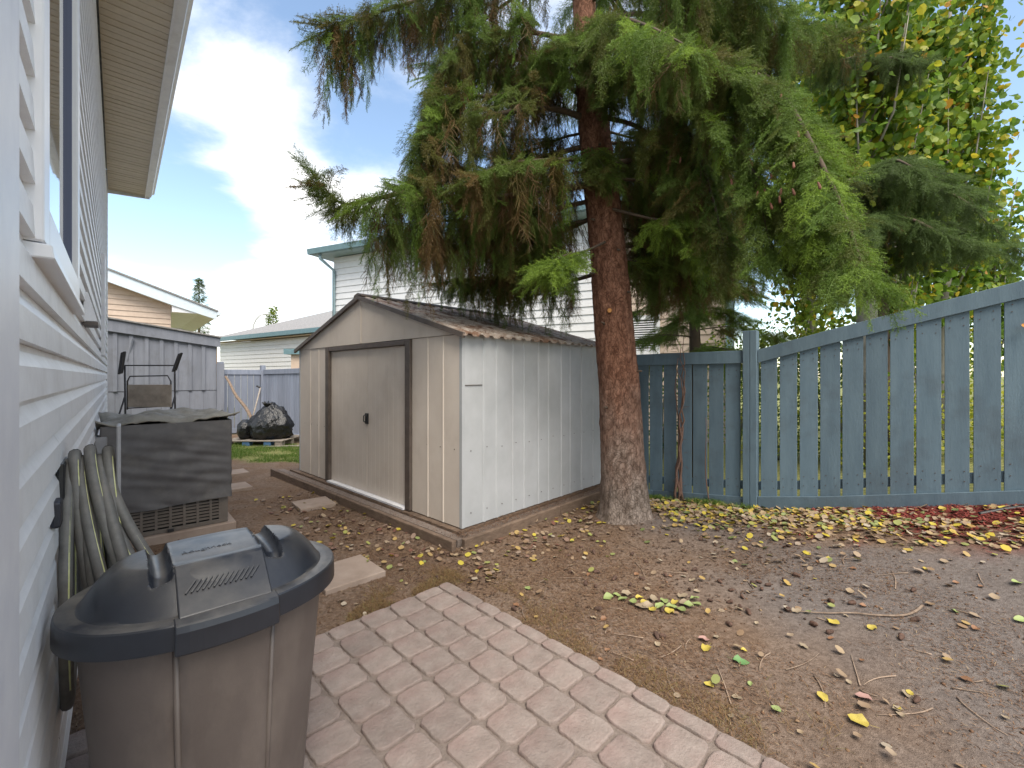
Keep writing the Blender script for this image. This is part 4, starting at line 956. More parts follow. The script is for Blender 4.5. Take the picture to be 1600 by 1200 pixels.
def build_pallet():
    Y = 10.35; x0, x1 = -6.48, -5.12; z = ground_z(-5.8, Y, False) + .005
    root = thing('pallet', 'weathered wooden pallet with blue blocks lying by the back fence', 'pallet', V(-5.8, Y, z))
    for k in range(6):
        y = Y - .45 + k * .18; MB().box((x0, y - .055, z + .125), (x1, y + .055, z + .145)).build('deck_board', M['grey_wood'], root, bevel=.003)
    for i, x in enumerate((x0 + .1, (x0 + x1) / 2 - .15, x1 - .35, x1 - .1)):
        for y in (Y - .42, Y, Y + .42): MB().box((x - .08, y - .07, z + .023), (x + .08, y + .07, z + .123)).build('block', M['blue_paint'] if i in (1, 2) and y < Y - .1 else M['grey_wood'], root, bevel=.004)
    for y in (Y - .42, Y, Y + .42): MB().box((x0, y - .05, z), (x1, y + .05, z + .021)).build('bottom_board', M['grey_wood'], root, bevel=.003)
    a = V(-5.5, 9.72, 0); b = V(-4.6, 9.95, 0); d = (b - a).normalized(); mb = MB(); c = (a + b) / 2
    mb.obox((c.x, c.y, ground_z(c.x, c.y) + .02), d * .48, V(-d.y, d.x, 0) * .05, (0, 0, .016)); o = mb.build('loose_plank', M['grey_wood'], None, bevel=.003)
    tag(o, 'loose grey plank lying on the grass in front of the pallet', 'plank')
    # bag
    zb = z + .147; bm = bmesh.new(); bmesh.ops.create_icosphere(bm, subdivisions=5, radius=1)
    for v in bm.verts:
        p = v.co.copy(); nz_ = p.z
        w = 1.0 - .42 * max(0, nz_) - .05 * max(0, -nz_)
        crease = .10 * mnoise.noise(p * 2.2 + V(3, 1, 2)) + .14 * abs(mnoise.noise(p * 4 + V(0, 4, 1))) + .09 * abs(mnoise.noise(p * 9))
        r = 1 + crease
        v.co = V(p.x * .50 * w * r + .06 * max(0, nz_), p.y * .36 * w * r, max(-.30, p.z * .47 * r) + .30 + .03 * mnoise.noise(p * 3))
    me = bpy.data.meshes.new('trash_bag'); bm.to_mesh(me); bm.free(); me.shade_smooth()
    o = put('trash_bag', me, M['bag']); o.location = (-5.62, Y - .08, zb); tag(o, 'stuffed shiny black trash bag slumped on the wooden pallet', 'trash bag')
    mb = MB(); c = V(-5.66, Y - .12, zb + .74)
    for k in range(7):
        a = k * .9; mb.tube([c, c + V(.06 * math.cos(a), .05 * math.sin(a), .05), c + V(.12 * math.cos(a), .09 * math.sin(a), .08 + .02 * (k % 3))], [.03, .035, .012], 6)
    kn = mb.build('knot', M['bag'], o, smooth=True); kn.location = (0, 0, 0)
    # second small bag at its left
    bm = bmesh.new(); bmesh.ops.create_icosphere(bm, subdivisions=4, radius=1)
    for v in bm.verts:
        p = v.co.copy(); r = 1 + .12 * mnoise.noise(p * 2.6) + .07 * abs(mnoise.noise(p * 7)); v.co = V(p.x * .17 * r, p.y * .2 * r, max(-.2, p.z * .24 * r) + .2)
    me = bpy.data.meshes.new('small_bag'); bm.to_mesh(me); bm.free(); me.shade_smooth()
    o = put('small_bag', me, M['bag']); o.location = (-6.12, Y - .2, zb); tag(o, 'small black bag tucked left of the big trash bag', 'bag')
    # leaning pole and shovel
    a, b = at(352, 589, 11.9), at(393, 654, 10.75); mb = MB(); pts = [b + (a - b) * t + V(.02 * math.sin(t * 9), 0, .015 * math.sin(t * 7)) for t in np.linspace(0, 1, 9)]
    b_z = ground_z(b.x, b.y)
    mb.tube([V(b.x + .06, b.y - .05, b_z + .02)] + pts, [.04] + [.042 - .012 * t for t in np.linspace(0, 1, 9)], 8); o = mb.build('leaning_pole', M['twig'], None, smooth=True); tag(o, 'rough bare pole leaning diagonally against the back fence', 'pole')
    a, b = at(407, 606, 11.6), at(394, 652, 10.85); root = thing('shovel', 'shovel with black grip leaning on the fence beside the trash bag', 'shovel', V(b.x, b.y, ground_z(b.x, b.y)))
    e = V(b.x - .03, b.y - .03, wl(root).z + .05)
    MB().tube([e + V(0, 0, .3), a], .018, 8).build('shaft', M['grey_wood'], root, smooth=True)
    MB().tube([a, a + V(-.1, 0, .05)], .022, 8).build('grip', M['black_plastic'], root, smooth=True)
    MB().add([e + V(-.1, 0, .3), e + V(.1, 0, .3), e + V(.1, -.03, .1), e + V(0, -.05, -.03), e + V(-.1, -.03, .1), e + V(0, .03, .32), e + V(0, .0, .1)], [(0, 4, 6, 5), (5, 6, 2, 1), (4, 3, 6), (6, 3, 2)]).build('blade', M['frame_metal'], root)
build_pallet()

# ------------------------------------------------------------------ stepping slabs
def slab(cx, cy, wx, wy, rot, lab, h=.035):
    z = ground_z(cx, cy); a = V(math.cos(rot), math.sin(rot), 0); b = V(-a.y, a.x, 0); mb = MB(); mb.obox((cx, cy, z + h / 2 - .01), a * wx / 2, b * wy / 2, (0, 0, h / 2 + .01))
    o = mb.build('stepping_slab', M['slab'], None, bevel=.006, seg=2); tag(o, lab, 'paving slab', 'concrete slabs set in the dirt')
def gpt(px, py): Y = FPX * CAM_H / (py - HOR); return ((px - 800) / FPX * Y, Y)
x, y = gpt(543, 899); slab(x - .02, y, .42, .40, R(44), 'largest square concrete slab between the trash bin and the patio corner')
x, y = gpt(490, 789); slab(x, y, .36, .36, R(40), 'square concrete slab near the shed door in bare dirt')
x, y = gpt(362, 764); slab(x, y, .38, .36, R(44), 'nearer of two concrete slabs half hidden by the air conditioner')
x, y = gpt(362, 737); slab(x, y, .38, .36, R(44), 'farther of two concrete slabs half hidden by the air conditioner')

# ------------------------------------------------------------------ neighbours' houses
def lap_wall(root, p0, p1, z0, z1, m, step=.2, name='siding'):
    d = (p1 - p0); L_ = d.length; d.normalize(); nn = V(d.y, -d.x, 0)
    if nn.dot(-p0) < 0: nn = -nn
    mb = MB(); z = z0
    while z < z1 - .01:
        zz = min(z + step, z1); a = V(p0.x, p0.y, 0)
        pr = [a + V(0, 0, z), a + nn * .028 + V(0, 0, z), a + nn * .004 + V(0, 0, zz), a + V(0, 0, zz)]
        mb.extrude(pr, d * L_); z = zz
    o = mb.build(name, m, root, kind='stuff'); return nn
def build_gable_neighbour():
    A_ = V(-14.2, 15.0 - .3, 0); d = NW; root = thing('garage', 'beige sided gable building with pale blue fascia behind the lean-to', 'building', A_ + d * 1.2)
    def q(w, e, z): p = A_ + d * w + U * e; return V(p.x, p.y, z)
    def w_of(px): k = (px - 800) / FPX; return (k * A_.y - A_.x) / (d.x - k * d.y)
    wc, we = w_of(267), w_of(336)
    pc = q(wc, 0, 0); pe = q(we, 0, 0)
    zR = at(162, 411, A_.y).z; zE = at(336, 489, pe.y).z
    sl = (zR - zE) / we
    zt = lambda w: zR - sl * w
    lap_wall(root, q(-4, 0, 0), q(wc, 0, 0), -.3, zt(wc) - .12, M['beige_siding'], .19)
    mb = MB(); mb.extrude([q(-4, .02, -.3), q(wc - .02, .02, -.3), q(wc - .02, .02, zt(wc) - .1), q(-.6, .02, zt(-.6)), q(-4, .02, zt(-.6) - sl * 3.4)], U * 7); mb.build('wall', M['beige_siding'], root)
    # stepped siding in the gable triangle
    mb = MB(); z = zt(wc) - .12
    while z < zt(-.6):
        w1 = (zR - z) / sl; zz = z + .19
        mb.extrude([q(-.6, -.002, z), q(-.6, -.03, z), q(-.6, -.006, zz), q(-.6, -.002, zz)], d * (w1 + .6 - .15)); z = zz
    mb.build('gable_siding', M['beige_siding'], root, kind='stuff')
    mb = MB(); mb.extrude([q(-.6, -.42, zt(-.6)), q(we, -.42, zE), q(we, -.42, zE - .30), q(wc, -.42, zt(wc) - .38), q(-.6, -.42, zt(-.6) - .42)], U * .05); mb.build('fascia', M['pale_fascia'], root)
    mb = MB(); mb.extrude([q(-.6, -.36, zt(-.6) - .3), q(wc + .1, -.36, zt(wc + .1) - .32), q(wc + .1, -.36, zt(wc + .1) - .36), q(-.6, -.36, zt(-.6) - .36)], U * .36); mb.build('rake_soffit', M['trim'], root)
    zb = zt(wc) - .62
    mb = MB(); mb.extrude([q(wc + .01, -.37, zt(wc) - .34), q(we - .06, -.37, zE - .27), q(we - .25, -.37, zb + .25), q(we - .55, -.37, zb), q(wc + .01, -.37, zb)], U * 7); mb.build('eave_box', M['trim'], root)
    mb = MB(); mb.extrude([q(-.7, -.46, zt(-.7)), q(we + .05, -.46, zE - .01), q(we + .05, -.46, zE + .05), q(-.7, -.46, zt(-.7) + .06)], U * 7.6); mb.build('roof', M['shingle'], root)
    mb = MB(); mb.extrude([q(we + .002, -.46, zE - .14), q(we + .12, -.46, zE - .12), q(we + .16, -.46, zE - .02), q(we + .002, -.46, zE - .02)], U * 7.5); mb.build('gutter', M['pale_fascia'], root)
build_gable_neighbour()
def build_bungalow():
    pl, pr = V(-16.9, 25.3, 0), V(-6.7, 18.6, 0); d = (pr - pl).normalized(); bk = V(-d.y, d.x, 0); bk = bk if bk.y > 0 else -bk
    root = thing('bungalow', 'white sided bungalow with grey hip roof and teal gutter beyond the back fence', 'house', (pl + pr) / 2)
    L_ = (pr - pl).length
    lap_wall(root, pl + d * .4, pr, -.4, 3.24, M['white_siding'], .21)
    mb = MB(); mb.extrude([pl + d * .4 + bk * .02, pr + bk * .02, pr + bk * 8, pl + d * .4 + bk * 8], (0, 0, 3.2)); mb.build('wall', M['white_siding'], root)
    zg = 3.34
    mb = MB(); a = pl - bk * .45 + V(0, 0, zg); mb.extrude([a, a + bk * .16, a + bk * .16 + V(0, 0, .2), a + V(0, 0, .2)], d * L_); mb.build('gutter', M['teal'], root)
    mb = MB(); a = pl - bk * .28 + V(0, 0, zg - .06); mb.extrude([a, a + bk * .5, a + bk * .5 + V(0, 0, .03), a + V(0, 0, .03)], d * L_); mb.build('soffit', M['beige_siding'], root)
    z0 = zg + .19
    e = [pl - bk * .4, pr - bk * .4, pr + bk * 8.4, pl + bk * 8.4]; rl, rr_ = pl + d * 5.2 + bk * 4, pr + bk * 4
    vs = [p + V(0, 0, z0) for p in e] + [rl + V(0, 0, z0 + 1.75), rr_ + V(0, 0, z0 + 1.75)]
    MB().add(vs, [(0, 1, 5, 4), (1, 2, 5), (2, 3, 4, 5), (3, 0, 4), (3, 2, 1, 0)]).build('roof', M['shingle'], root)
    # little bay with its own roof
    Y = 17.5; a, b = at(446, 549, Y), at(486, 549, Y)
    MB().box((a.x + .22, Y, -.4), (b.x, Y + 1.3, a.z - .12)).build('bay', M['beige_siding'], root)
    MB().box((a.x, Y - .15, a.z - .12), (b.x, Y + 1.4, a.z + .1)).build('bay_roof', M['teal'], root)
build_bungalow()
def build_two_storey():
    c = V(-6.04, 15.0, 0); d = V(.906, -.42, 0).normalized(); bk = V(.42, .906, 0).normalized(); L_ = 12.1
    root = thing('two_storey_house', 'tall white sided house with teal gutters rising behind the metal shed', 'house', c + d * 5)
    ze = 5.42; wt = 9.3
    lap_wall(root, c, c + d * wt, -.3, ze, M['white_siding'], .205)
    lap_wall(root, c + d * wt, c + d * L_, -.3, ze, M['beige_siding'], .205)
    mb = MB(); mb.extrude([c + bk * .02, c + d * L_ + bk * .02, c + d * L_ + bk * 8, c + bk * 8], (0, 0, ze)); mb.build('wall', M['white_siding'], root)
    mb = MB(); a = c - d * .5 - bk * .5 + V(0, 0, ze + .02); mb.extrude([a, a + bk * 9, a + bk * 9 + V(0, 0, .04), a + V(0, 0, .04)], d * (L_ + 1)); mb.build('soffit', M['teal_light'], root)
    a = c - d * .52 - bk * .64 + V(0, 0, ze + .02); mb = MB(); mb.extrude([a, a + bk * .13, a + bk * .13 + V(0, 0, .17), a - bk * .03 + V(0, 0, .17)], d * (L_ + 1.04)); mb.build('gutter', M['teal'], root)
    z0 = ze + .17; e = [c - d * .5 - bk * .55, c + d * (L_ + .5) - bk * .55, c + d * (L_ + .5) + bk * 8.5, c - d * .5 + bk * 8.5]
    rl, rr_ = c + d * 4 + bk * 4, c + d * (L_ - 4) + bk * 4
    vs = [p + V(0, 0, z0) for p in e] + [rl + V(0, 0, z0 + 1.5), rr_ + V(0, 0, z0 + 1.5)]
    MB().add(vs, [(0, 1, 5, 4), (1, 2, 5), (2, 3, 4, 5), (3, 0, 4), (3, 2, 1, 0)]).build('roof', M['shingle'], root)
    p = c + d * .06 - bk * .07; top = c - d * .1 - bk * .5
    mb = MB(); mb.tube([top + V(0, 0, ze), top + V(0, 0, ze - .12), p + V(0, 0, ze - .45), p + V(0, 0, 0)], .055, 8); mb.build('downspout', M['teal_light'], root, smooth=True)
    p = c + d * (L_ - .04) - bk * .03; mb = MB(); mb.obox(p + V(0, 0, ze / 2), d * .09, bk * .05, (0, 0, ze / 2)); mb.build('corner_trim', M['teal_light'], root)
    # window with blind, on the beige part
    k = (1000 - 800) / FPX; w = (k * c.y - c.x) / (d.x - k * d.y); p = c + d * w; z0, z1 = at(1000, 548, p.y).z, at(1000, 500, p.y).z; hw_ = .42
    mb = MB()
    for s in (-1, 1): mb.obox(p + d * s * hw_ - bk * .05 + V(0, 0, (z0 + z1) / 2), d * .05, bk * .03, (0, 0, (z1 - z0) / 2 + .1))
    for z in (z0 - .05, z1 + .05): mb.obox(p - bk * .05 + V(0, 0, z), d * (hw_ - .05), bk * .03, (0, 0, .05))
    wn = mb.build('window', M['window_vinyl'], root)
    mb = MB(); mb.obox(p - bk * .035 + V(0, 0, (z0 + z1) / 2), d * (hw_ - .05), bk * .004, (0, 0, (z1 - z0) / 2)); mb.build('pane', M['glass'], wn)
    z = z0 + .03
    while z < z1: MB().obox(p - bk * .05 + V(0, 0, z), d * (hw_ - .06), bk * .008, (0, 0, .014)).build('blind_slat', M['trim'], wn); z += .055
build_two_storey()
def build_street_lamp():
    Y = 38; root = thing('street_lamp', 'thin curved street lamp rising above the distant grey roof', 'street lamp', V(at(394, 510, Y).x, Y, -.5))
    MB().tube([V(wl(root).x, Y, -.5)] + [at(*p, Y) for p in ((394, 520), (396, 508), (400, 499), (406, 493), (412, 491))], [.1, .07, .06, .06, .05, .05], 6).build('pole', M['lamp_metal'], root, smooth=True)
    a = at(412, 491, Y); MB().box((a.x, a.y - .15, a.z - .06), (a.x + .55, a.y + .15, a.z + .08)).build('lamp_head', M['lamp_metal'], root, bevel=.03)
build_street_lamp()

# ------------------------------------------------------------------ foliage tools
def scatter(name, pts, dirs, scl, tint, sources, m, parent, roll=None):
    """one object whose geometry nodes put a sprig of needles (or a leaf) on each of its points"""
    pts = np.asarray(pts, float); dirs = np.asarray(dirs, float); n = len(pts)
    dirs = dirs / np.linalg.norm(dirs, axis=1)[:, None]
    yaw = np.arctan2(dirs[:, 1], dirs[:, 0]); pit = np.arcsin(np.clip(dirs[:, 2], -1, 1))
    rot = np.stack([RNG.uniform(-.9, .9, n) if roll is None else roll, -pit, yaw], 1)
    off = np.array(wl(parent)) if parent is not None else 0
    me = bpy.data.meshes.new(name); me.vertices.add(n); me.vertices.foreach_set('co', (pts - off).astype(np.float32).ravel())
    a = me.attributes.new('rot', 'FLOAT_VECTOR', 'POINT'); a.data.foreach_set('vector', rot.astype(np.float32).ravel())
    for k, v in (('scl', scl), ('tint', tint)):
        a = me.attributes.new(k, 'FLOAT', 'POINT'); a.data.foreach_set('value', np.broadcast_to(v, n).astype(np.float32))
    a = me.attributes.new('pick', 'INT', 'POINT'); a.data.foreach_set('value', RNG.integers(0, len(sources), n).astype(np.int32))
    o = put(name, me, m, parent, kind='stuff')
    ng = bpy.data.node_groups.new(name, 'GeometryNodeTree'); ng.interface.new_socket('Geometry', in_out='INPUT', socket_type='NodeSocketGeometry'); ng.interface.new_socket('Geometry', in_out='OUTPUT', socket_type='NodeSocketGeometry')
    N = ng.nodes.new; L = ng.links.new; gi, go = N('NodeGroupInput'), N('NodeGroupOutput'); iop = N('GeometryNodeInstanceOnPoints'); jn = N('GeometryNodeJoinGeometry')
    for s in sources:
        oi = N('GeometryNodeObjectInfo'); oi.inputs['Object'].default_value = s; oi.inputs['As Instance'].default_value = True; L(oi.outputs['Geometry'], jn.inputs[0])
    def na(nm, ty):
        x = N('GeometryNodeInputNamedAttribute'); x.data_type = ty; x.inputs['Name'].default_value = nm; return x.outputs['Attribute']
    L(gi.outputs[0], iop.inputs['Points']); L(jn.outputs[0], iop.inputs['Instance']); iop.inputs['Pick Instance'].default_value = True
    L(na('pick', 'INT'), iop.inputs['Instance Index'])
    er = N('FunctionNodeEulerToRotation'); L(na('rot', 'FLOAT_VECTOR'), er.inputs[0]); L(er.outputs[0], iop.inputs['Rotation'])
    L(na('scl', 'FLOAT'), iop.inputs['Scale']); L(iop.outputs[0], go.inputs[0])
    o.modifiers.new('foliage', 'NODES').node_group = ng
    return o
def source(name, me, m):
    me.materials.append(m); return bpy.data.objects.new(name, me)      # not linked: only a stamp for the nodes
def needle_tris(S, D, L_, sp, nl, wd, flat=.6, r=RNG):
    k = max(3, int(L_ / sp)); t = (np.arange(k) + r.uniform(0, 1, k)) / k * L_
    D = D / np.linalg.norm(D); a = np.cross(D, [0, 0, 1.0]); a = a / (np.linalg.norm(a) + 1e-9); b = np.cross(a, D)
    ang = r.uniform(0, 2 * np.pi, k); rad = np.cos(ang)[:, None] * a + (np.sin(ang) * flat)[:, None] * b
    d = D * .62 + rad * .85; d /= np.linalg.norm(d, axis=1)[:, None]
    base = S + D * t[:, None]; w = np.cross(d, r.normal(size=(k, 3))); w /= np.linalg.norm(w, axis=1)[:, None]
    l = nl * r.uniform(.7, 1.15, k) * (1 - .35 * (t / L_) ** 4)
    return np.stack([base - w * wd / 2, base + w * wd / 2, base + d * l[:, None]], 1)
def make_spray(seed, hang=False, dense=1.0, length=.42, shoot=.13):
    r = np.random.default_rng(seed); T = []; n = 19; tubes = MB()
    ax = []
    for i in range(n + 1):
        t = i / n; ax.append(np.array([length * t, .02 * math.sin(t * 5 + seed), -.05 * t * t]))
    tubes.tube([Vector(p) for p in ax], list(np.linspace(.0035, .0012, n + 1)), 3, caps=False)
    for i in range(n):
        D = ax[i + 1] - ax[i]; T.append(needle_tris(ax[i], D, np.linalg.norm(D), .0038 / dense, .018, .0038, r=r))
        if i < 1: continue
        for s in (-1, 1):
            if r.random() < .12: continue
            t = i / n; L_ = (shoot * (1 - t) ** .8 + .035) * r.uniform(.65, 1.15); an = r.uniform(.55, .95) * (.88 if hang else 1)
            d = np.array([math.cos(an), s * math.sin(an), r.uniform(-.45, .12)])
            T.append(needle_tris(ax[i], d, L_, .0041 / dense, .0175, .0038, r=r))
            if L_ > .09:
                for q in (.4, .65):
                    p = ax[i] + d / np.linalg.norm(d) * L_ * q; d2 = d + np.array([.1, -s * r.uniform(.5, 1.2), r.uniform(-.5, .1)])
                    T.append(needle_tris(p, d2, L_ * .45, .0044 / dense, .0165, .0038, r=r))
    T = np.concatenate(T).reshape(-1, 3); f = np.arange(len(T)).reshape(-1, 3)
    tv = np.array(tubes.v); tf = []
    for q in tubes.f: tf += [(q[0], q[1], q[2]), (q[0], q[2], q[3])]
    tf = np.array(tf) + len(T)
    return np_mesh('sprig', np.concatenate([T, tv]), np.concatenate([f, tf]))
def make_dead(seed, length=.40):
    r = np.random.default_rng(seed); mb = MB(); n = 12; ax = []
    for i in range(n + 1):
        t = i / n; ax.append(V(length * t, .03 * math.sin(t * 6 + seed), .02 * math.sin(t * 4)))
    mb.tube(ax, list(np.linspace(.004, .0015, n + 1)), 3, caps=False)
    for i in range(1, n):
        for s in (-1, 1):
            if r.random() < .2: continue
            L_ = r.uniform(.05, .16); an = r.uniform(.3, .8); d = V(math.cos(an), s * math.sin(an), r.uniform(-.5, .5)); p = ax[i]
            mb.tube([p, p + d * L_ * .5 + V(0, 0, .005), p + d * L_ + V(.02, 0, 0)], [.002, .0017, .001], 3, caps=False)
            T = needle_tris(np.array(p), np.array(d), L_, .007, .012, .0022, r=r)
            for tri in T: mb.add([Vector(x) for x in tri], [(0, 1, 2)])
    me = bpy.data.meshes.new('dead_sprig'); me.from_pydata(mb.v, [], mb.f); me.update(); return me
SPRAY = [source('sprig', make_spray(k), M['needle']) for k in range(4)] 
HANG = [source('hanging_sprig', make_spray(10 + k, hang=True, length=.40, shoot=.12), M['needle']) for k in range(4)]
DEAD = [source('dead_sprig', make_dead(20 + k), M['needle']) for k in range(3)]
BLUE = [source('blue_sprig', make_spray(30 + k), M['needle_blue']) for k in range(3)]

class Crown:
    def __init__(s): s.g = [[], [], [], []]; s.h = [[], [], [], []]; s.d = [[], [], [], []]
    def put(s, L_, p, d, sc, ti): L_[0].append(tuple(p)); L_[1].append(tuple(d)); L_[2].append(sc); L_[3].append(ti)
def resample(pts, step):
    out = []; 
    for i in range(len(pts) - 1):
        n = max(1, int((pts[i + 1] - pts[i]).length / step))
        for k in range(n): out.append((pts[i].lerp(pts[i + 1], k / n), (pts[i + 1] - pts[i]).normalized()))
    out.append((pts[-1], (pts[-1] - pts[-2]).normalized())); return out
def smooth_poly(pts, k=6):
    out = []; n = len(pts)
    for i in range(n - 1):
        p0, p1, p2, p3 = pts[max(0, i - 1)], pts[i], pts[i + 1], pts[min(n - 1, i + 2)]
        for j in range(k):
            t = j / k; out.append(.5 * ((2 * p1) + (p2 - p0) * t + (2 * p0 - 5 * p1 + 4 * p2 - p3) * t * t + (-p0 + 3 * p1 - 3 * p2 + p3) * t ** 3))
    out.append(pts[-1]); return out
def limb(cr, root, pts, hang=(.3, .6), tint=.5, dead=.0, side=1.0, start=.15, r0=.03, bark=None, tvar=.21, lat=.35, dens=1.0, sprig_scale=1.0, name='limb'):
    """a limb tube with forked branchlets, side sprays and hanging curtains along it"""
    pts = smooth_poly(pts); n = len(pts); rad = [r0 * .85 * (1 - .8 * i / (n - 1)) for i in range(n)]
    MB().tube(pts, rad, 7).build(name, bark or M['dark_bark'], root, smooth=True)
    rs = resample(pts, .06 / dens); m = len(rs); R_ = random
    dlo = .3 if dead < .2 else .10
    def hangat(f):
        if len(hang) == 2 and not isinstance(hang[0], tuple): return hang[0] + (hang[1] - hang[0]) * (1 - abs(2 * f - 1))
        return float(np.interp(f, [x[0] for x in hang], [x[1] for x in hang]))
    def curtain(q, h, w, s, tt, f):
        z = 0; isdead = R_.random() < dead * (1.2 - f); sway = V(R_.gauss(0, .08), R_.gauss(0, .08), 0)
        while z < h:
            dd = V(R_.gauss(0, .20), R_.gauss(0, .20), -1) + sway + w * s * (.25 if z < .1 else .04)
            scl = min(1.0, max(.42, (h - z) / .34)) * R_.uniform(.75, 1.08) * sprig_scale
            if isdead: cr.put(cr.d, q + V(0, 0, -z), dd, scl, R_.uniform(0, .30))
            else: cr.put(cr.h, q + V(0, 0, -z), dd, scl, min(1, max(dlo, tt + R_.gauss(0, .06) - .06 * dead)))
            z += .19 * scl / .8
    for i, (p, d) in enumerate(rs):
        f = i / max(1, m - 1)
        if f < start: continue
        w = V(0, 0, 1).cross(d); w = w.normalized() if w.length > .1 else V(1, 0, 0)
        fin = sm(start, start + .2, f); h0 = hangat(f)
        for s in (-1, 1):
            if R_.random() < side * fin * .9:
                dd = d * R_.uniform(.4, .9) + w * s * R_.uniform(.5, 1.0) + V(0, 0, R_.uniform(-.6, .05))
                cr.put(cr.g, p, dd, R_.uniform(.6, 1.05) * sprig_scale, min(1, max(.3, tint + R_.gauss(.06, tvar))))
            if h0 > .03 and R_.random() < .75 * fin: curtain(p + w * s * R_.uniform(0, .05), h0 * R_.uniform(.4, 1.15), w, s, tint + R_.gauss(0, tvar), f)
            # a forked branchlet with its own drooping sprays
            if i % 2 == (s > 0) and lat > .05 and R_.random() < .8 * fin:
                L2 = lat * R_.uniform(.6, 1.5) * (.35 + .65 * math.sin(math.pi * min(1, .25 + f * .75))); b = (d * R_.uniform(.35, .8) + w * s * R_.uniform(.6, 1)).normalized(); k = max(2, int(L2 / .075 * dens)); tt = tint + R_.gauss(0, tvar)
                for j in range(1, k + 1):
                    t = j / k; q = p + b * L2 * t + V(0, 0, -.28 * L2 * t * t)
                    cr.put(cr.g, q, b + V(R_.gauss(0, .45), R_.gauss(0, .45), R_.uniform(-.75, .0)), R_.uniform(.55, .95) * sprig_scale, min(1, max(dlo if R_.random() < dead else .3, tt + R_.gauss(.05, .08))))
                    if h0 > .03 and R_.random() < .8: curtain(q, h0 * R_.uniform(.3, 1.0), w, s, tt, f)
    cr.put(cr.g, pts[-1], (pts[-1] - pts[-4]), .8 * sprig_scale, min(1, tint + .1))
def flush(cr, root, spr=None, hng=None):
    for L_, src, nm in ((cr.g, spr or SPRAY, 'needle_sprays'), (cr.h, hng or HANG, 'hanging_foliage'), (cr.d, DEAD, 'dead_twigs')):
        if L_[0]: scatter(nm, L_[0], L_[1], np.array(L_[2]), np.array(L_[3]), src, M['needle'], root)

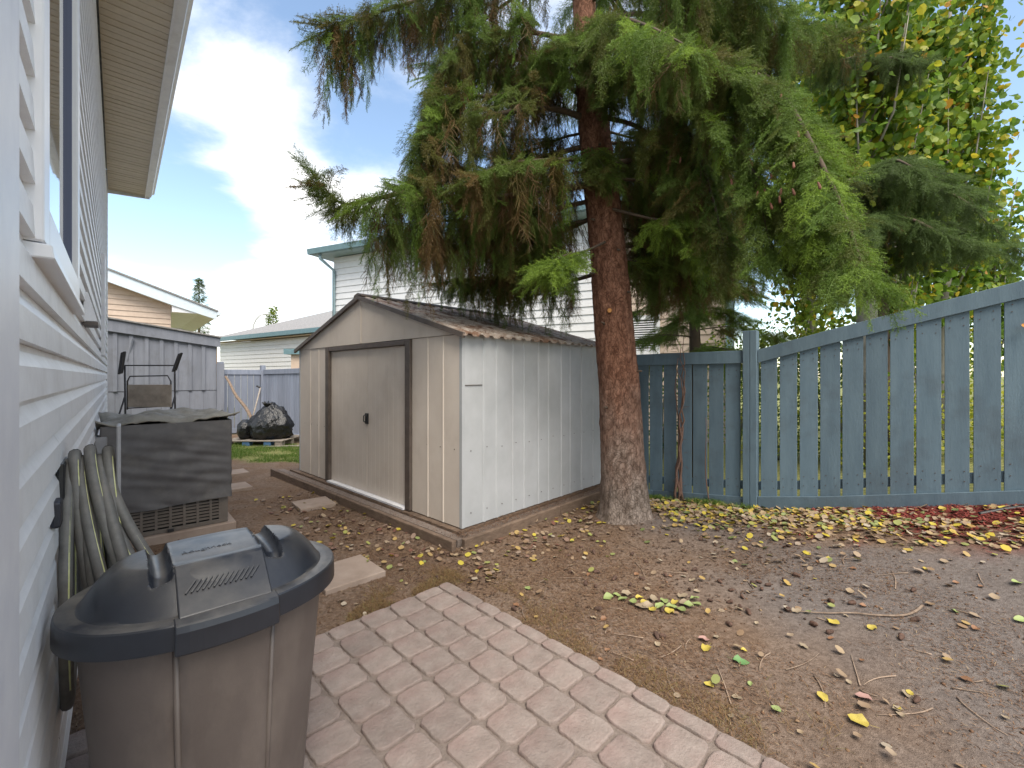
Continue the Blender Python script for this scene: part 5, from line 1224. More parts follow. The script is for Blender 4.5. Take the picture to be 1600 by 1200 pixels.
def build_spruce():
    root = thing('spruce_tree', 'big spruce with reddish scaly trunk and drooping branches beside the shed', 'tree', V(TREE.x, TREE.y, 0))
    prof = [(-.15, 1.12, .34), (0, 1.12, .285), (.06, 1.12, .258), (.18, 1.115, .235), (.4, 1.10, .218), (.9, 1.075, .203), (1.38, 1.05, .196), (2.0, .995, .186), (2.58, .95, .176), (3.2, .88, .165), (3.8, .81, .152), (4.69, .73, .115), (5.6, .68, .095), (7, .63, .07), (9, .60, .03), (10.2, .6, .01)]
    zs = np.concatenate([np.linspace(-.15, .5, 24), np.linspace(.53, 5.2, 130), np.linspace(5.3, 10.2, 24)]); nseg = 56; vs = []
    zp, xp, rp = zip(*prof); knots = [(2.05, 4.0), (2.6, 5.2), (1.55, 4.4), (3.1, 4.9), (1.2, 5.3), (2.3, 5.5), (3.6, 4.4), (.85, 4.7), (1.85, 5.0), (1.0, 4.2), (2.85, 4.35)]
    for z in zs:
        x, r = np.interp(z, zp, xp), np.interp(z, zp, rp)
        for k in range(nseg):
            a = 2 * math.pi * k / nseg; ca, sa = math.cos(a), math.sin(a)
            rr = r * (1 + .03 * mnoise.noise(Vector((ca * 1.5, sa * 1.5, z * 1.2)))) + .008 * mnoise.noise(Vector((ca * 5, sa * 5, z * 5))) + .005 * mnoise.noise(Vector((ca * 14, sa * 14, z * 16)))
            if z < .35: rr += .06 * max(0, mnoise.noise(Vector((ca * 2.2, sa * 2.2, 9)))) * (1 - max(z, 0) / .35) ** 2
            # whorl swellings
            rr += .012 * math.exp(-((z % .62) - .31) ** 2 / .0035) * max(0, mnoise.noise(Vector((ca * 2, sa * 2, int(z / .62)))) + .2)
            for kz, ka in knots:
                da = (a - ka + math.pi) % (2 * math.pi) - math.pi; q = (da * r / .035) ** 2 + ((z - kz) / .035) ** 2
                rr += .022 * math.exp(-q)
            vs.append((x + rr * ca, TREE.y + rr * sa, z))
    fs = [(j * nseg + k, j * nseg + (k + 1) % nseg, (j + 1) * nseg + (k + 1) % nseg, (j + 1) * nseg + k) for j in range(len(zs) - 1) for k in range(nseg)]
    tr = MB().add(vs, fs).build('trunk', M['bark'], root, smooth=True)
    # short dead stubs and a sawn orange knot
    rr = random.Random(6)
    for z, a in [(1.9, 4.0), (2.2, 5.4), (2.6, 5.0), (1.45, 5.6), (2.9, 3.9), (3.3, 5.3), (1.1, 3.8), (2.4, 3.5), (3.6, 4.7)]:
        x, r = np.interp(z, zp, xp), np.interp(z, zp, rp); p = V(x + r * math.cos(a) * .95, TREE.y + r * math.sin(a) * .95, z); d = V(math.cos(a), math.sin(a), rr.uniform(-.3, .3))
        MB().tube([p, p + d * rr.uniform(.03, .07)], [.014, .008], 6).build('branch_stub', M['dark_bark'], root, smooth=True)
    p = at(953, 485, 4.155); MB().tube([p + V(0, .03, 0), p + V(-.004, -.004, 0)], .021, 10).build('sawn_knot', mat('fresh_sawn_wood', (0.40, 0.17, 0.04), (0.5, 0.24, 0.07), 30, rough=.7), root, bevel=.003)
    T = lambda py, Y=4.35: V(np.interp(at(0, py, 4.35).z, zp, xp), Y, at(0, py, 4.35).z)
    cr = Crown(); A = at
    B_ = M['dark_bark']
    # ---- left side
    limb(cr, root, [T(0), A(800, -30, 4.2), A(690, -10, 4.0), A(590, 20, 3.9), A(505, 50, 3.8)], [(0, .3), (.35, .7), (.55, .6), (.68, .62), (.76, .25), (.84, .72), (1, .75)], .46, .25, side=.8, lat=.24, r0=.035, dens=1.4)
    limb(cr, root, [T(70), A(820, 50, 4.2), A(740, 70, 4.1), A(690, 110, 4.0), A(668, 170, 3.95)], (.3, .6), .5, .5, lat=.3, dens=1.3)
    limb(cr, root, [T(120), A(850, 140, 4.3), A(770, 150, 4.1), A(700, 155, 3.95), A(655, 215, 3.85)], (.25, .55), .52, .5, lat=.3, r0=.036)
    limb(cr, root, [T(190), A(860, 170, 4.2), A(770, 180, 4.0), A(690, 205, 3.9), A(650, 262, 3.8)], (.35, .65), .48, .65, lat=.3, r0=.04)
    limb(cr, root, [T(225), A(850, 245, 4.5), A(780, 270, 4.7), A(700, 270, 4.8), A(640, 290, 4.8)], (.45, .8), .42, .75, lat=.38, r0=.035, dens=1.3)
    limb(cr, root, [T(285), A(850, 300, 4.15), A(740, 310, 3.9), A(650, 300, 3.8), A(590, 310, 3.75), A(535, 318, 3.7), A(500, 285, 3.65)], [(0, .2), (.3, .6), (.5, .85), (.63, .95), (.70, .6), (.75, .2), (.85, .12), (1, .05)], .50, .28, lat=.26, r0=.042, side=.85)
    limb(cr, root, [T(330), A(880, 360, 4.7), A(800, 372, 4.9), A(725, 385, 5.0), A(660, 370, 5.0)], (.45, .75), .46, .55, lat=.35)
    limb(cr, root, [T(380, 4.25), A(915, 392, 3.95), A(885, 398, 3.75), A(866, 408, 3.65)], (.12, .3), .86, 0, lat=.12, r0=.016, dens=.9, start=.4)
    limb(cr, root, [T(420), A(880, 440, 4.9), A(790, 432, 5.1), A(700, 440, 5.2)], (.3, .55), .56, .3, lat=.35)
    limb(cr, root, [T(250), A(870, 250, 4.0), A(800, 255, 3.75), A(740, 275, 3.6)], (.35, .7), .45, .75, lat=.25)
    limb(cr, root, [T(310), A(850, 330, 4.5), A(760, 350, 4.6), A(690, 345, 4.6), A(625, 350, 4.5)], (.5, .9), .47, .5, lat=.35, dens=1.3)
    limb(cr, root, [T(160), A(830, 100, 4.6), A(750, 90, 4.8), A(690, 120, 4.9)], (.4, .7), .45, .6, lat=.35)
    # ---- right side
    limb(cr, root, [T(90), A(1000, 60, 3.95), A(1120, 85, 3.45), A(1215, 145, 3.1), A(1275, 240, 2.85), A(1325, 350, 2.7), A(1350, 430, 2.62)], [(0, .3), (.3, .5), (.7, .4), (1, .12)], .70, .05, lat=.24, r0=.04, side=1.2, dens=1.25)
    limb(cr, root, [A(1000, 60, 3.95), A(1100, 150, 3.45), A(1170, 260, 3.2), A(1205, 390, 3.05)], (.25, .4), .66, .08, lat=.22, r0=.02, side=1.1)
    limb(cr, root, [A(1120, 85, 3.45), A(1200, 120, 3.35), A(1250, 190, 3.25), A(1290, 300, 3.15), A(1310, 420, 3.1)], (.25, .42), .68, .03, lat=.2, r0=.018, side=1.1)
    limb(cr, root, [A(1170, 260, 3.2), A(1230, 330, 3.0), A(1275, 410, 2.9)], (.12, .3), .72, 0, lat=.16, r0=.013, side=1.2, start=.05)
    limb(cr, root, [A(1215, 145, 3.1), A(1255, 230, 2.95), A(1280, 330, 2.85)], (.15, .32), .74, 0, lat=.18, r0=.013, side=1.2, start=.05)
    limb(cr, root, [T(130), A(1000, 130, 4.05), A(1070, 195, 3.8), A(1110, 300, 3.6), A(1130, 380, 3.5)], (.3, .55), .58, .2, lat=.26, r0=.032)
    limb(cr, root, [T(180), A(1000, 200, 4.0), A(1060, 260, 3.85), A(1090, 330, 3.75)], (.3, .5), .45, .4, lat=.26)
    limb(cr, root, [T(260), A(1040, 250, 4.6), A(1150, 300, 4.8), A(1250, 330, 4.85), A(1330, 345, 4.9)], (.4, .6), .40, .35, lat=.4, r0=.036)
    limb(cr, root, [T(330, 4.25), A(1010, 340, 4.0), A(1055, 350, 3.85), A(1095, 395, 3.75)], (.12, .32), .78, 0, lat=.14, r0=.018, dens=.9, start=.35)
    limb(cr, root, [T(380), A(1040, 390, 4.75), A(1150, 395, 5.0), A(1260, 400, 5.1)], (.15, .3), .45, .3, lat=.35)
    limb(cr, root, [T(440), A(1010, 445, 4.7), A(1080, 440, 4.9), A(1150, 450, 5.0)], (.08, .18), .5, .2, lat=.25, dens=.7)
    limb(cr, root, [T(10), A(1000, -50, 3.9), A(1130, -30, 3.5), A(1230, 30, 3.3)], (.55, .95), .58, .1, lat=.35, r0=.035)
    limb(cr, root, [T(30), A(1050, 20, 4.9), A(1180, 40, 5.2), A(1300, 70, 5.4)], (.4, .7), .45, .3, lat=.45)
    limb(cr, root, [T(150), A(1040, 140, 4.8), A(1150, 180, 5.1), A(1260, 220, 5.3)], (.5, .8), .40, .35, lat=.45)
    limb(cr, root, [T(60), A(960, 30, 3.8), A(1010, 40, 3.3), A(1070, 70, 2.95)], (.35, .6), .62, .1, lat=.28, r0=.03)
    for (y0, pts, tn, dd_) in ((225, ((1010, 225, 4.7), (1090, 250, 5.0), (1180, 260, 5.2)), .36, .4), (300, ((1010, 300, 4.75), (1070, 320, 5.0), (1140, 350, 5.2)), .36, .4), (350, ((1000, 365, 4.8), (1050, 380, 5.1), (1110, 400, 5.3)), .4, .4), (120, ((980, 115, 4.7), (1060, 110, 4.9), (1150, 120, 5.1)), .45, .3), (280, ((1020, 285, 4.3), (1080, 320, 4.2), (1130, 380, 4.15)), .42, .3)):
        limb(cr, root, [T(y0)] + [A(*p) for p in pts], (.3, .55), tn, dd_, lat=.35, r0=.022, start=.08)
    for (y0, pts) in ((205, ((880, 215, 4.6), (830, 235, 4.8), (780, 240, 5.0))), (265, ((880, 275, 4.6), (830, 300, 4.8), (770, 320, 4.9))), (140, ((880, 120, 4.55), (830, 115, 4.7), (780, 120, 4.9))), (345, ((890, 350, 4.5), (840, 385, 4.5), (790, 410, 4.5)))):
        limb(cr, root, [T(y0)] + [A(*p) for p in pts], (.3, .6), .42, .65, lat=.3, r0=.02, start=.1)
    limb(cr, root, [T(60, 4.3), A(880, 55, 4.1), A(850, 80, 3.95)], (.25, .4), .6, .1, lat=.2, r0=.015)
    limb(cr, root, [T(50, 4.3), A(935, 40, 4.0), A(960, 70, 3.75), A(985, 120, 3.6)], (.25, .45), .62, .1, lat=.25, r0=.018)
    for (y0, pts, tn) in ((200, ((985, 215, 4.6), (1030, 230, 4.75), (1080, 240, 4.9)), .42), (255, ((985, 270, 4.6), (1040, 285, 4.7), (1100, 300, 4.8)), .40), (310, ((990, 320, 4.6), (1040, 340, 4.7), (1100, 365, 4.8)), .42), (370, ((990, 385, 4.65), (1040, 395, 4.8), (1090, 405, 4.9)), .45), (400, ((1000, 410, 4.5), (1050, 420, 4.55), (1120, 425, 4.6)), .48)):
        limb(cr, root, [T(y0)] + [A(*p) for p in pts], (.3, .5), tn, .3, lat=.35, r0=.018, start=.05, dens=1.3)
    for pts in ((A(897, 60, 4.1), A(890, 110, 3.95)), (A(930, 100, 4.1), A(950, 150, 3.95)), (A(925, 235, 4.15), A(945, 262, 4.0))):
        limb(cr, root, [T(int(588 - (pts[0].z - 1.4) / pts[0].y * 690) - 12)] + list(pts), (.12, .28), .6, .15, lat=.12, r0=.012, start=.2)
    # ---- limbs above the picture, so the tree is whole
    rr = random.Random(31); z = 5.5
    while z < 10.0:
        for k in range(5):
            a = rr.uniform(0, 2 * math.pi); L_ = (10.6 - z) * .42 * rr.uniform(.8, 1.1); x = np.interp(z, zp, xp); p = V(x, TREE.y, z); d = V(math.cos(a), math.sin(a), 0)
            if d.y < -.6 and L_ > 1.4: L_ = 1.4
            limb(cr, root, [p, p + d * L_ * .5 + V(0, 0, .08), p + d * L_ + V(0, 0, -.12)], (.3, .5), .5, .1, lat=.3, dens=.55)
        z += .55
    flush(cr, root)
    # hanging cones on the near bough
    bm = bmesh.new(); bmesh.ops.create_uvsphere(bm, u_segments=9, v_segments=12, radius=1)
    for v in bm.verts:
        s = 1 + .16 * (int((v.co.z + 1) * 6.5) % 2); w = (1 - .25 * v.co.z); v.co = V(v.co.x * .0125 * s * w, v.co.y * .0125 * s * w, v.co.z * .042)
    me = bpy.data.meshes.new('cone'); bm.to_mesh(me); bm.free(); me.materials.append(M['hang_cone']); me.shade_smooth()
    for (px, py, Y) in ((1174, 254, 3.05), (1063, 250, 3.6), (1205, 275, 2.95), (1220, 300, 2.9), (1218, 312, 2.9), (1240, 258, 2.8), (1240, 300, 2.8), (1280, 290, 2.65), (1183, 304, 3.0), (1205, 322, 2.95), (1143, 285, 3.2), (1220, 152, 3.0), (1118, 248, 3.4), (1196, 300, 3.0), (1247, 210, 2.85)):
        o = bpy.data.objects.new('cone', me); COL.objects.link(o); o.parent = root; o.location = A(px, py, Y - .04) - wl(root); o.scale = (.62,) * 3; o.rotation_euler = (rr.uniform(-.3, .3), rr.uniform(-.3, .3), rr.uniform(0, 6))
build_spruce()

def build_back_spruces():
    # slim spruce beyond the fence, right of the big trunk
    b = at(1086, 560, 6.5); root = thing('spruce_sapling', 'slim spruce with thin brown trunk growing beyond the lower fence', 'tree', V(b.x, 6.5, -.1))
    MB().tube([V(b.x, 6.5, -.15), V(b.x, 6.5, 1.8), V(b.x - .03, 6.5, 3.2), V(b.x - .02, 6.5, 4.3)], [.095, .08, .05, .012], 10).build('trunk', M['dark_bark'], root, smooth=True)
    cr = Crown(); rr = random.Random(5)
    for k in range(26):
        z = 1.55 + k * .105; a = k * 2.4; L_ = (4.5 - z) * .36 + .15; d = V(math.cos(a), math.sin(a), 0); p = V(b.x, 6.5, z)
        limb(cr, root, [p, p + d * L_ * .5 + V(0, 0, .03), p + d * L_ + V(0, 0, -.1)], (.04, .16), .62 if k < 12 else .5, .1, lat=.12, dens=.6, r0=.012)
    flush(cr, root)
    # spruce beyond the raised fence, its long limb reaching right
    b = at(1378, 400, 6.3); root = thing('spruce_tree', 'blue green spruce beyond the tall fence with one long limb reaching right', 'tree', V(b.x, 6.3, 0))
    MB().tube([V(b.x, 6.3, -.1), V(b.x, 6.3, 1.6), V(b.x, 6.3, 3.4), V(b.x, 6.3, 4.4), V(b.x, 6.3, 6.2)], [.10, .09, .07, .05, .01], 12).build('trunk', M['dark_bark'], root, smooth=True)
    cr = Crown(); A = at
    limb(cr, root, [A(1378, 300, 6.3), A(1400, 292, 5.7), A(1430, 285, 5.4), A(1500, 310, 5.3), A(1545, 350, 5.25), A(1596, 398, 5.2)], [(0, .3), (.3, .55), (.6, .5), (.72, .15), (1, .1)], .6, .1, lat=.25, r0=.03, side=.9)
    limb(cr, root, [A(1378, 330, 6.3), A(1430, 345, 5.3), A(1480, 370, 5.2), A(1530, 385, 5.15)], (.2, .45), .65, .1, lat=.25)
    limb(cr, root, [A(1378, 275, 6.3), A(1420, 265, 5.5), A(1470, 280, 5.5), A(1520, 305, 5.5)], (.2, .35), .55, .1, lat=.25)
    limb(cr, root, [A(1378, 290, 6.3), A(1330, 280, 5.4), A(1300, 300, 5.3)], (.3, .5), .5, .2, lat=.25)
    limb(cr, root, [A(1378, 330, 6.3), A(1340, 340, 5.2), A(1325, 365, 5.0)], (.2, .4), .5, .2, lat=.25)
    limb(cr, root, [A(1378, 260, 6.3), A(1400, 250, 5.2), A(1440, 270, 4.95)], (.2, .35), .6, .1, lat=.2)
    limb(cr, root, [A(1378, 360, 6.3), A(1410, 380, 5.8), A(1450, 400, 6.0)], (.2, .4), .4, .3, lat=.2)
    limb(cr, root, [A(1378, 110, 6.3), A(1340, 90, 5.5), A(1300, 100, 5.5)], (.2, .4), .5, .2, lat=.25)
    limb(cr, root, [A(1378, 100, 6.3), A(1390, 90, 5.5), A(1420, 100, 5.5)], (.2, .35), .5, .2, lat=.25)
    flush(cr, root, BLUE, BLUE)
build_back_spruces()

# ------------------------------------------------------------------ poplars and shrubs beyond the fence
def leaf_mesh(name, n=7, w=1.0, cup=.12):
    ring = []
    for i in range(n):
        a = 2 * math.pi * i / n; r = .5 * (1 + .12 * math.cos(a)); ring.append((.5 + r * math.cos(a), w * r * math.sin(a) * .98, cup * (math.sin(a) ** 2) + .02 * math.sin(3 * a)))
    vs = ring + [(.45, 0, -.02)]
    me = bpy.data.meshes.new(name); me.from_pydata(vs, [], [(i, (i + 1) % n, n) for i in range(n)]); me.update(); return me
LEAF = [source('poplar_leaf', leaf_mesh('poplar_leaf', 7, w, c), M['poplar_leaf']) for w, c in ((1, .12), (.92, -.1), (1.05, .2))]
SLEAF = [source('shrub_leaf', leaf_mesh('shrub_leaf', 6, w, c), M['shrub_leaf']) for w, c in ((.8, .12), (.7, -.1))]
def build_poplar(px, Y, r, z0, z1, n, label, tr=.09, tilt=0.0, tint=(.42, .2), trunk_to=None):
    x = (px - 800) / FPX * Y; root = thing('poplar_tree', label, 'tree', V(x, Y, gf(0)))
    MB().tube([V(x, Y, -.1), V(x + .02, Y, 1.5), V(x - .02 + tilt * .4, Y, 3.2), V(x + tilt * .8, Y, 5.2), V(x + tilt, Y, z1 - .1)], [tr * 1.25, tr, tr * .85, tr * .55, .01], 12).build('trunk', M['grey_bark'], root, smooth=True)
    P = []; D = []; S = []; T = []; rr = random.Random(int(px))
    nb = 18
    for b in range(nb):
        zb = z0 + (z1 - z0) * (b / nb) * .8 - .2; a = b * 2.4 + rr.random(); h = (z1 - zb) * rr.uniform(.35, .6) + .5; rad = r * rr.uniform(.5, 1.05)
        p0 = V(x + tilt * .3, Y, zb); pts = [p0, p0 + V(math.cos(a) * rad * .6, math.sin(a) * rad * .6, h * .35), p0 + V(math.cos(a) * rad * .9, math.sin(a) * rad * .9, h)]
        MB().tube(pts, [.022, .014, .004], 5).build('branch', M['grey_bark'], root, smooth=True)
        for k in range(int(n * 1.85) // nb):
            t = rr.random(); q = pts[0].lerp(pts[1], t * 2) if t < .5 else pts[1].lerp(pts[2], t * 2 - 1)
            g = .12 if rr.random() < .7 else .24
            q = q + V(rr.gauss(0, g), rr.gauss(0, g), rr.gauss(0, g))
            if q.z < z0 - .3: continue
            if abs(q.x - x - tilt * .5) < tr * 1.3 and q.y < Y and rr.random() < .85: continue
            P.append(tuple(q)); D.append((rr.gauss(0, .7), rr.gauss(0, .7), rr.gauss(-.8, .4))); S.append(rr.uniform(.07, .125)); T.append(min(1, max(0, rr.gauss(tint[0] + .06 + .12 * mnoise.noise(q * 1.5), tint[1]))))
    roll = np.array([rr.uniform(-3.1, 3.1) for _ in P])
    scatter('leaves', P, D, np.array(S), np.array(T), LEAF, M['poplar_leaf'], root, roll)
build_poplar(1356, 6.0, .70, 3.0, 7.4, 3600, 'thick grey trunked poplar behind the blue green spruce', .125, -.10, (.45, .22))
build_poplar(1474, 7.4, .80, 2.2, 8.4, 5200, 'poplar with green and gold leaves farthest right beyond the fence', .10, .12, (.44, .2))
build_poplar(1396, 6.4, .36, 1.6, 2.9, 500, 'thin smooth grey stemmed young poplar just behind the tall fence', .05, .02, (.5, .2))
build_poplar(1268, 8.0, .75, 1.9, 8.0, 3600, 'poplar glimpsed behind the drooping green spruce bough', .08, .0, (.5, .22))
build_poplar(1548, 9.0, .5, 1.4, 5.4, 1500, 'small leafy poplar low behind the right end of the fence', .05, .0, (.42, .2))
build_poplar(1420, 9.5, .9, 1.4, 7.5, 3800, 'leafy poplar standing back between the two nearer grey trunks', .09, .0, (.5, .2))
def build_shrub(px, Y, r, h, n, label, tint=.5):
    x = (px - 800) / FPX * Y; root = thing('shrub', label, 'shrub', V(x, Y, 0)); rr = random.Random(int(px * 3)); P, D, S, T = [], [], [], []
    for k in range(7):
        a = k * .9 + rr.random(); tip = V(x + math.cos(a) * r * .7, Y + math.sin(a) * r * .7, h * rr.uniform(.75, 1)); MB().tube([V(x + .05 * math.cos(a), Y + .05 * math.sin(a), -.1), V(x + math.cos(a) * r * .3, Y + math.sin(a) * r * .3, h * .5), tip], [.018, .012, .004], 5).build('stem', M['grey_bark'], root, smooth=True)
    for k in range(n):
        u = rr.random() ** .45; a = rr.uniform(0, 6.28); zz = rr.random(); rad = r * u * (1 - .35 * abs(zz - .5)) * (1 + .35 * mnoise.noise(V(math.cos(a) * 1.5, math.sin(a) * 1.5, zz * 3)))
        q = V(x + rad * math.cos(a), Y + rad * math.sin(a), .1 + zz * h * (1 - .25 * u * u)); P.append(tuple(q)); D.append((rr.gauss(0, 1), rr.gauss(0, 1), rr.gauss(-.3, .6))); S.append(rr.uniform(.04, .075)); T.append(min(1, max(0, rr.gauss(tint, .25))))
    scatter('leaves', P, D, np.array(S), np.array(T), SLEAF, M['shrub_leaf'], root, np.array([rr.uniform(-3, 3) for _ in P]))
build_shrub(1215, 7.6, .75, 2.4, 2600, 'yellow green shrub behind the fence post', .6)
build_shrub(1300, 7.2, .7, 2.35, 2600, 'leafy shrub glowing yellow below the spruce bough', .65)
build_shrub(1150, 9.0, .9, 2.5, 2200, 'pale green shrub set back right of the slim spruce trunk', .5)
build_shrub(1445, 8.2, .9, 2.7, 2800, 'dense yellow green shrub below the farthest right poplar', .6)
build_shrub(1030, 8.0, .5, 1.75, 900, 'low dark green shrub just right of the big trunk beyond the fence', .2)
build_shrub(1380, 5.9, .55, 1.35, 1200, 'low yellowing shrub hidden behind the rising fence boards', .8)
build_shrub(1520, 5.6, .6, 1.3, 1200, 'low golden shrub seen through the widest fence gaps', .9)
# trees far off above the roofs
def far_tree(px, py0, py1, Y, wpx, label, m, colm):
    a, b = at(px, py0, Y), at(px, py1, Y); r = wpx / FPX * Y / 2; root = thing('distant_tree', label, 'tree', V(a.x, Y, 0))
    MB().tube([V(a.x, Y, -.5), V(a.x, Y, a.z - .3)], [.2, .03], 6).build('trunk', M['dark_bark'], root); rr = random.Random(int(px)); P, D, S, T = [], [], [], []
    n = 900
    for k in range(n):
        t = rr.random(); rad = r * (t ** .8 if colm == 'cone' else math.sin(math.pi * (.12 + .8 * t)) ** .6) * (rr.random() ** .5) * (1 + .25 * math.sin(t * 55)); an = rr.uniform(0, 6.28)
        P.append((a.x + rad * math.cos(an), Y + rad * math.sin(an), a.z + (b.z - a.z) * t * 1.3)); D.append((math.cos(an), math.sin(an), rr.gauss(-.3, .3) if colm == 'cone' else rr.gauss(.8, .4))); S.append(r * rr.uniform(.5, .9) if colm == 'cone' else r * rr.uniform(.25, .5)); T.append(min(1, max(0, rr.gauss(.5, .2))))
    scatter('foliage', P, D, np.array(S) * (1.4 if colm == 'cone' else 1), np.array(T), BLUE if colm == 'cone' else SLEAF, m, root)
far_tree(311, 434, 520, 42, 34, 'distant spruce top above the gable roof', M['needle_blue'], 'cone')
far_tree(427, 481, 540, 60, 14, 'distant yellow green poplar top above the grey roof', M['shrub_leaf'], 'col')
far_tree(419, 490, 540, 60, 9, 'distant darker narrow tree top left of the yellow poplar', M['shrub_leaf'], 'col')

# ------------------------------------------------------------------ dry vine on the fence, black pipe, dangling leaf
def build_vine():
    a = at(1066, 790, 5.05); root = thing('dry_vine', 'dry brown vine stem climbing the lower fence panel', 'vine', V(a.x, a.y, ground_z(a.x, a.y))); rr = random.Random(3)
    t = fence_td(a.x, a.y)[0]
    for k in range(4):
        pts = [fpt(t + .012 * k + rr.uniform(-.03, .03) + .03 * math.sin(z * 3 + k), .045 + .012 * k % .03, z) for z in np.linspace(-.07, 1.85 - .12 * k, 14)]
        MB().tube(pts, [.016 - .001 * i for i in range(14)], 6).build('stem', M['vine'], root, smooth=True)
    pts = [fpt(t - .30 + .10 * z * .6 + .02 * math.sin(z * 5), .05, z) for z in np.linspace(-.05, .95, 10)]; MB().tube(pts, [.008 - .0006 * i for i in range(10)], 5).build('stem', M['vine'], root, smooth=True)
    for k in range(26):
        z = rr.uniform(.1, 1.9); p = fpt(t + rr.uniform(-.05, .06), .06, z); d = V(rr.gauss(0, 1), rr.gauss(-.5, .5), rr.gauss(0, .6)).normalized(); MB().tube([p, p + d * rr.uniform(.04, .10)], [.003, .0012], 4).build('twig', M['vine'], root)
build_vine()
def drop(x, y, h=.0): return V(x, y, gz(x, y) + h)
mb = MB(); pts = []
for px, py in ((1530, 843), (1550, 848), (1575, 851), (1605, 853), (1660, 858), (1720, 868)):
    Y = 3.35 - (px - 1530) * .0006; x = (px - 800) / FPX * Y; pts.append(drop(x, Y, .012))
mb.tube(smooth_poly(pts), .016, 8); o = mb.build('black_pipe', M['black_pipe'], None, smooth=True); tag(o, 'black rubber pipe end lying at the right edge by the red mulch', 'pipe')

# ------------------------------------------------------------------ ground cover
def build_cover():
    # leaf litter along the fence
    P = []; rr = random.Random(17); shp = [(.5 + .5 * math.cos(2 * math.pi * i / 7), .46 * math.sin(2 * math.pi * i / 7)) for i in range(7)]
    vs, fs, ti = [], [], []
    def add(x, y, s, t, lift=0.0):
        b = len(vs); yaw = rr.uniform(0, 6.28); tx, ty = rr.gauss(0, .28), rr.gauss(0, .28); cup = rr.uniform(-.25, .6); z = gz(x, y) + .006 + lift + abs(rr.gauss(0, .008))
        if in_patio(x, y, -.02): z = .036 + abs(tx) * s * .3
        for u, v in shp + [(.5, 0)]:
            lx, ly = (u - .5) * s, v * s; q = ((u - .5) ** 2 + v * v) * 4
            X = lx * math.cos(yaw) - ly * math.sin(yaw); Y = lx * math.sin(yaw) + ly * math.cos(yaw)
            vs.append((x + X, y + Y, z + tx * lx + ty * ly + cup * s * .5 * q * (1 if len(vs) % 2 else .6) + .15 * s * abs(tx + ty)))
        for i in range(7): fs.append((b + i, b + (i + 1) % 7, b + 7))
        ti.extend([t] * 8)
    n = 0
    while n < 3300:
        t = rr.uniform(-3.2, 1.9); d = abs(rr.gauss(.12, .48)) + .03 + (.45 * rr.random() if rr.random() < .25 else 0)
        if d > 1.9: continue
        p = FP + FD * t + FN * d
        if (p.x - TREE.x) ** 2 + (p.y - TREE.y) ** 2 < .11 or in_shed(p.x, p.y, .22): continue
        if t < -.75 and d < .42 and rr.random() < .72: continue
        if t < -.6 and d > .95 and rr.random() < .8: continue
        x = rr.random(); c = rr.choice((.05, .15, .2, .33, .36, .44, .48, .55, .6, .62, .66, .75, .8, .8, .9, .97)) + rr.uniform(-.05, .05)
        add(p.x, p.y, rr.uniform(.026, .060), min(1, max(0, c))); n += 1
    for k in range(420):                                  # between tree, shed base and yard
        a = rr.uniform(-.2, 2.6); b = rr.uniform(-.9, -.18) if rr.random() < .4 else 0
        if b: p = SC + SF * a + SB * b
        else: p = SC + SF * rr.uniform(-.75, -.17) + SB * rr.uniform(-.4, 2.1)
        if (p.x - TREE.x) ** 2 + (p.y - TREE.y) ** 2 < .1: continue
        add(p.x, p.y, rr.uniform(.03, .055), rr.choice((.2, .34, .5, .62, .78, .8, .97, .97)) + rr.uniform(-.03, .03))
    for k in range(260):
        x, y = rr.uniform(-1.6, 3.4), rr.uniform(1.5, 4.2)
        if in_patio(x, y, .03) and rr.random() < .95: continue
        if in_shed(x, y, .2) or fence_td(x, y)[1] < .1: continue
        add(x, y, rr.uniform(.025, .05), rr.choice((.2, .5, .62, .78, .8, .9)) + rr.uniform(-.03, .03))
    me = bpy.data.meshes.new('leaf_litter'); me.from_pydata(vs, [], fs); me.update(); a = me.attributes.new('tint', 'FLOAT', 'POINT'); a.data.foreach_set('value', np.array(ti, np.float32)); me.shade_smooth()
    o = put('leaf_litter', me, M['litter_leaf'], kind='stuff'); tag(o, 'scattered yellow green and brown fallen leaves along the blue fence', 'fallen leaves')
    # needles, bits of bark and twigs over the dirt
    N_ = 70000; c = np.empty((N_, 3)); k = 0; t_ = []
    while k < N_:
        if rr.random() < .75: x, y = rr.uniform(-2.6, 3.6), .9 + 3.9 * rr.random() ** 1.25
        else: x, y = rr.uniform(-4.5, 1), rr.uniform(3, 8)
        if in_patio(x, y, -.0) or in_shed(x, y, .18) or fence_td(x, y)[1] < .03: continue
        dens = .50 + .75 * mnoise.noise(V(x * 1.1, y * 1.1, 5)) + .35 * mnoise.noise(V(x * 4, y * 4, 2)); g = zones(x, y)[2]
        dens -= .42 * g + (.35 if x < -2 else 0)
        if rr.random() > dens: continue
        c[k] = (x, y, gz(x, y) + rr.uniform(.001, .010)); k += 1
    me = slivers('needle_litter', c, .019, .0016, .25, tint=np.clip(RNG.normal(.5, .25, N_), 0, 1)); o = put('needle_litter', me, M['needle_litter'], kind='stuff'); tag(o, 'brown fallen needles and bark bits covering the bare dirt', 'needle litter')
    # dark cone scales and clods near the base
    n = 2600; c = np.empty((n, 3)); k = 0
    while k < n:
        if rr.random() < .5: p = SC + SF * rr.uniform(-.8, 2.4) + SB * rr.uniform(-.75, -.2)
        else: p = V(rr.uniform(-.3, 2.2), rr.uniform(2.6, 4.3), 0)
        if in_patio(p.x, p.y, .02) or in_shed(p.x, p.y, .18): continue
        c[k] = (p.x, p.y, gz(p.x, p.y) + .006); k += 1
    me = slivers('bark_bits', c, .024, .006, .5, tint=RNG.uniform(0, .35, n)); o = put('bark_bits', me, M['needle_litter'], kind='stuff'); tag(o, 'dark crumbs of bark and cone scales strewn before the shed base', 'bark bits')
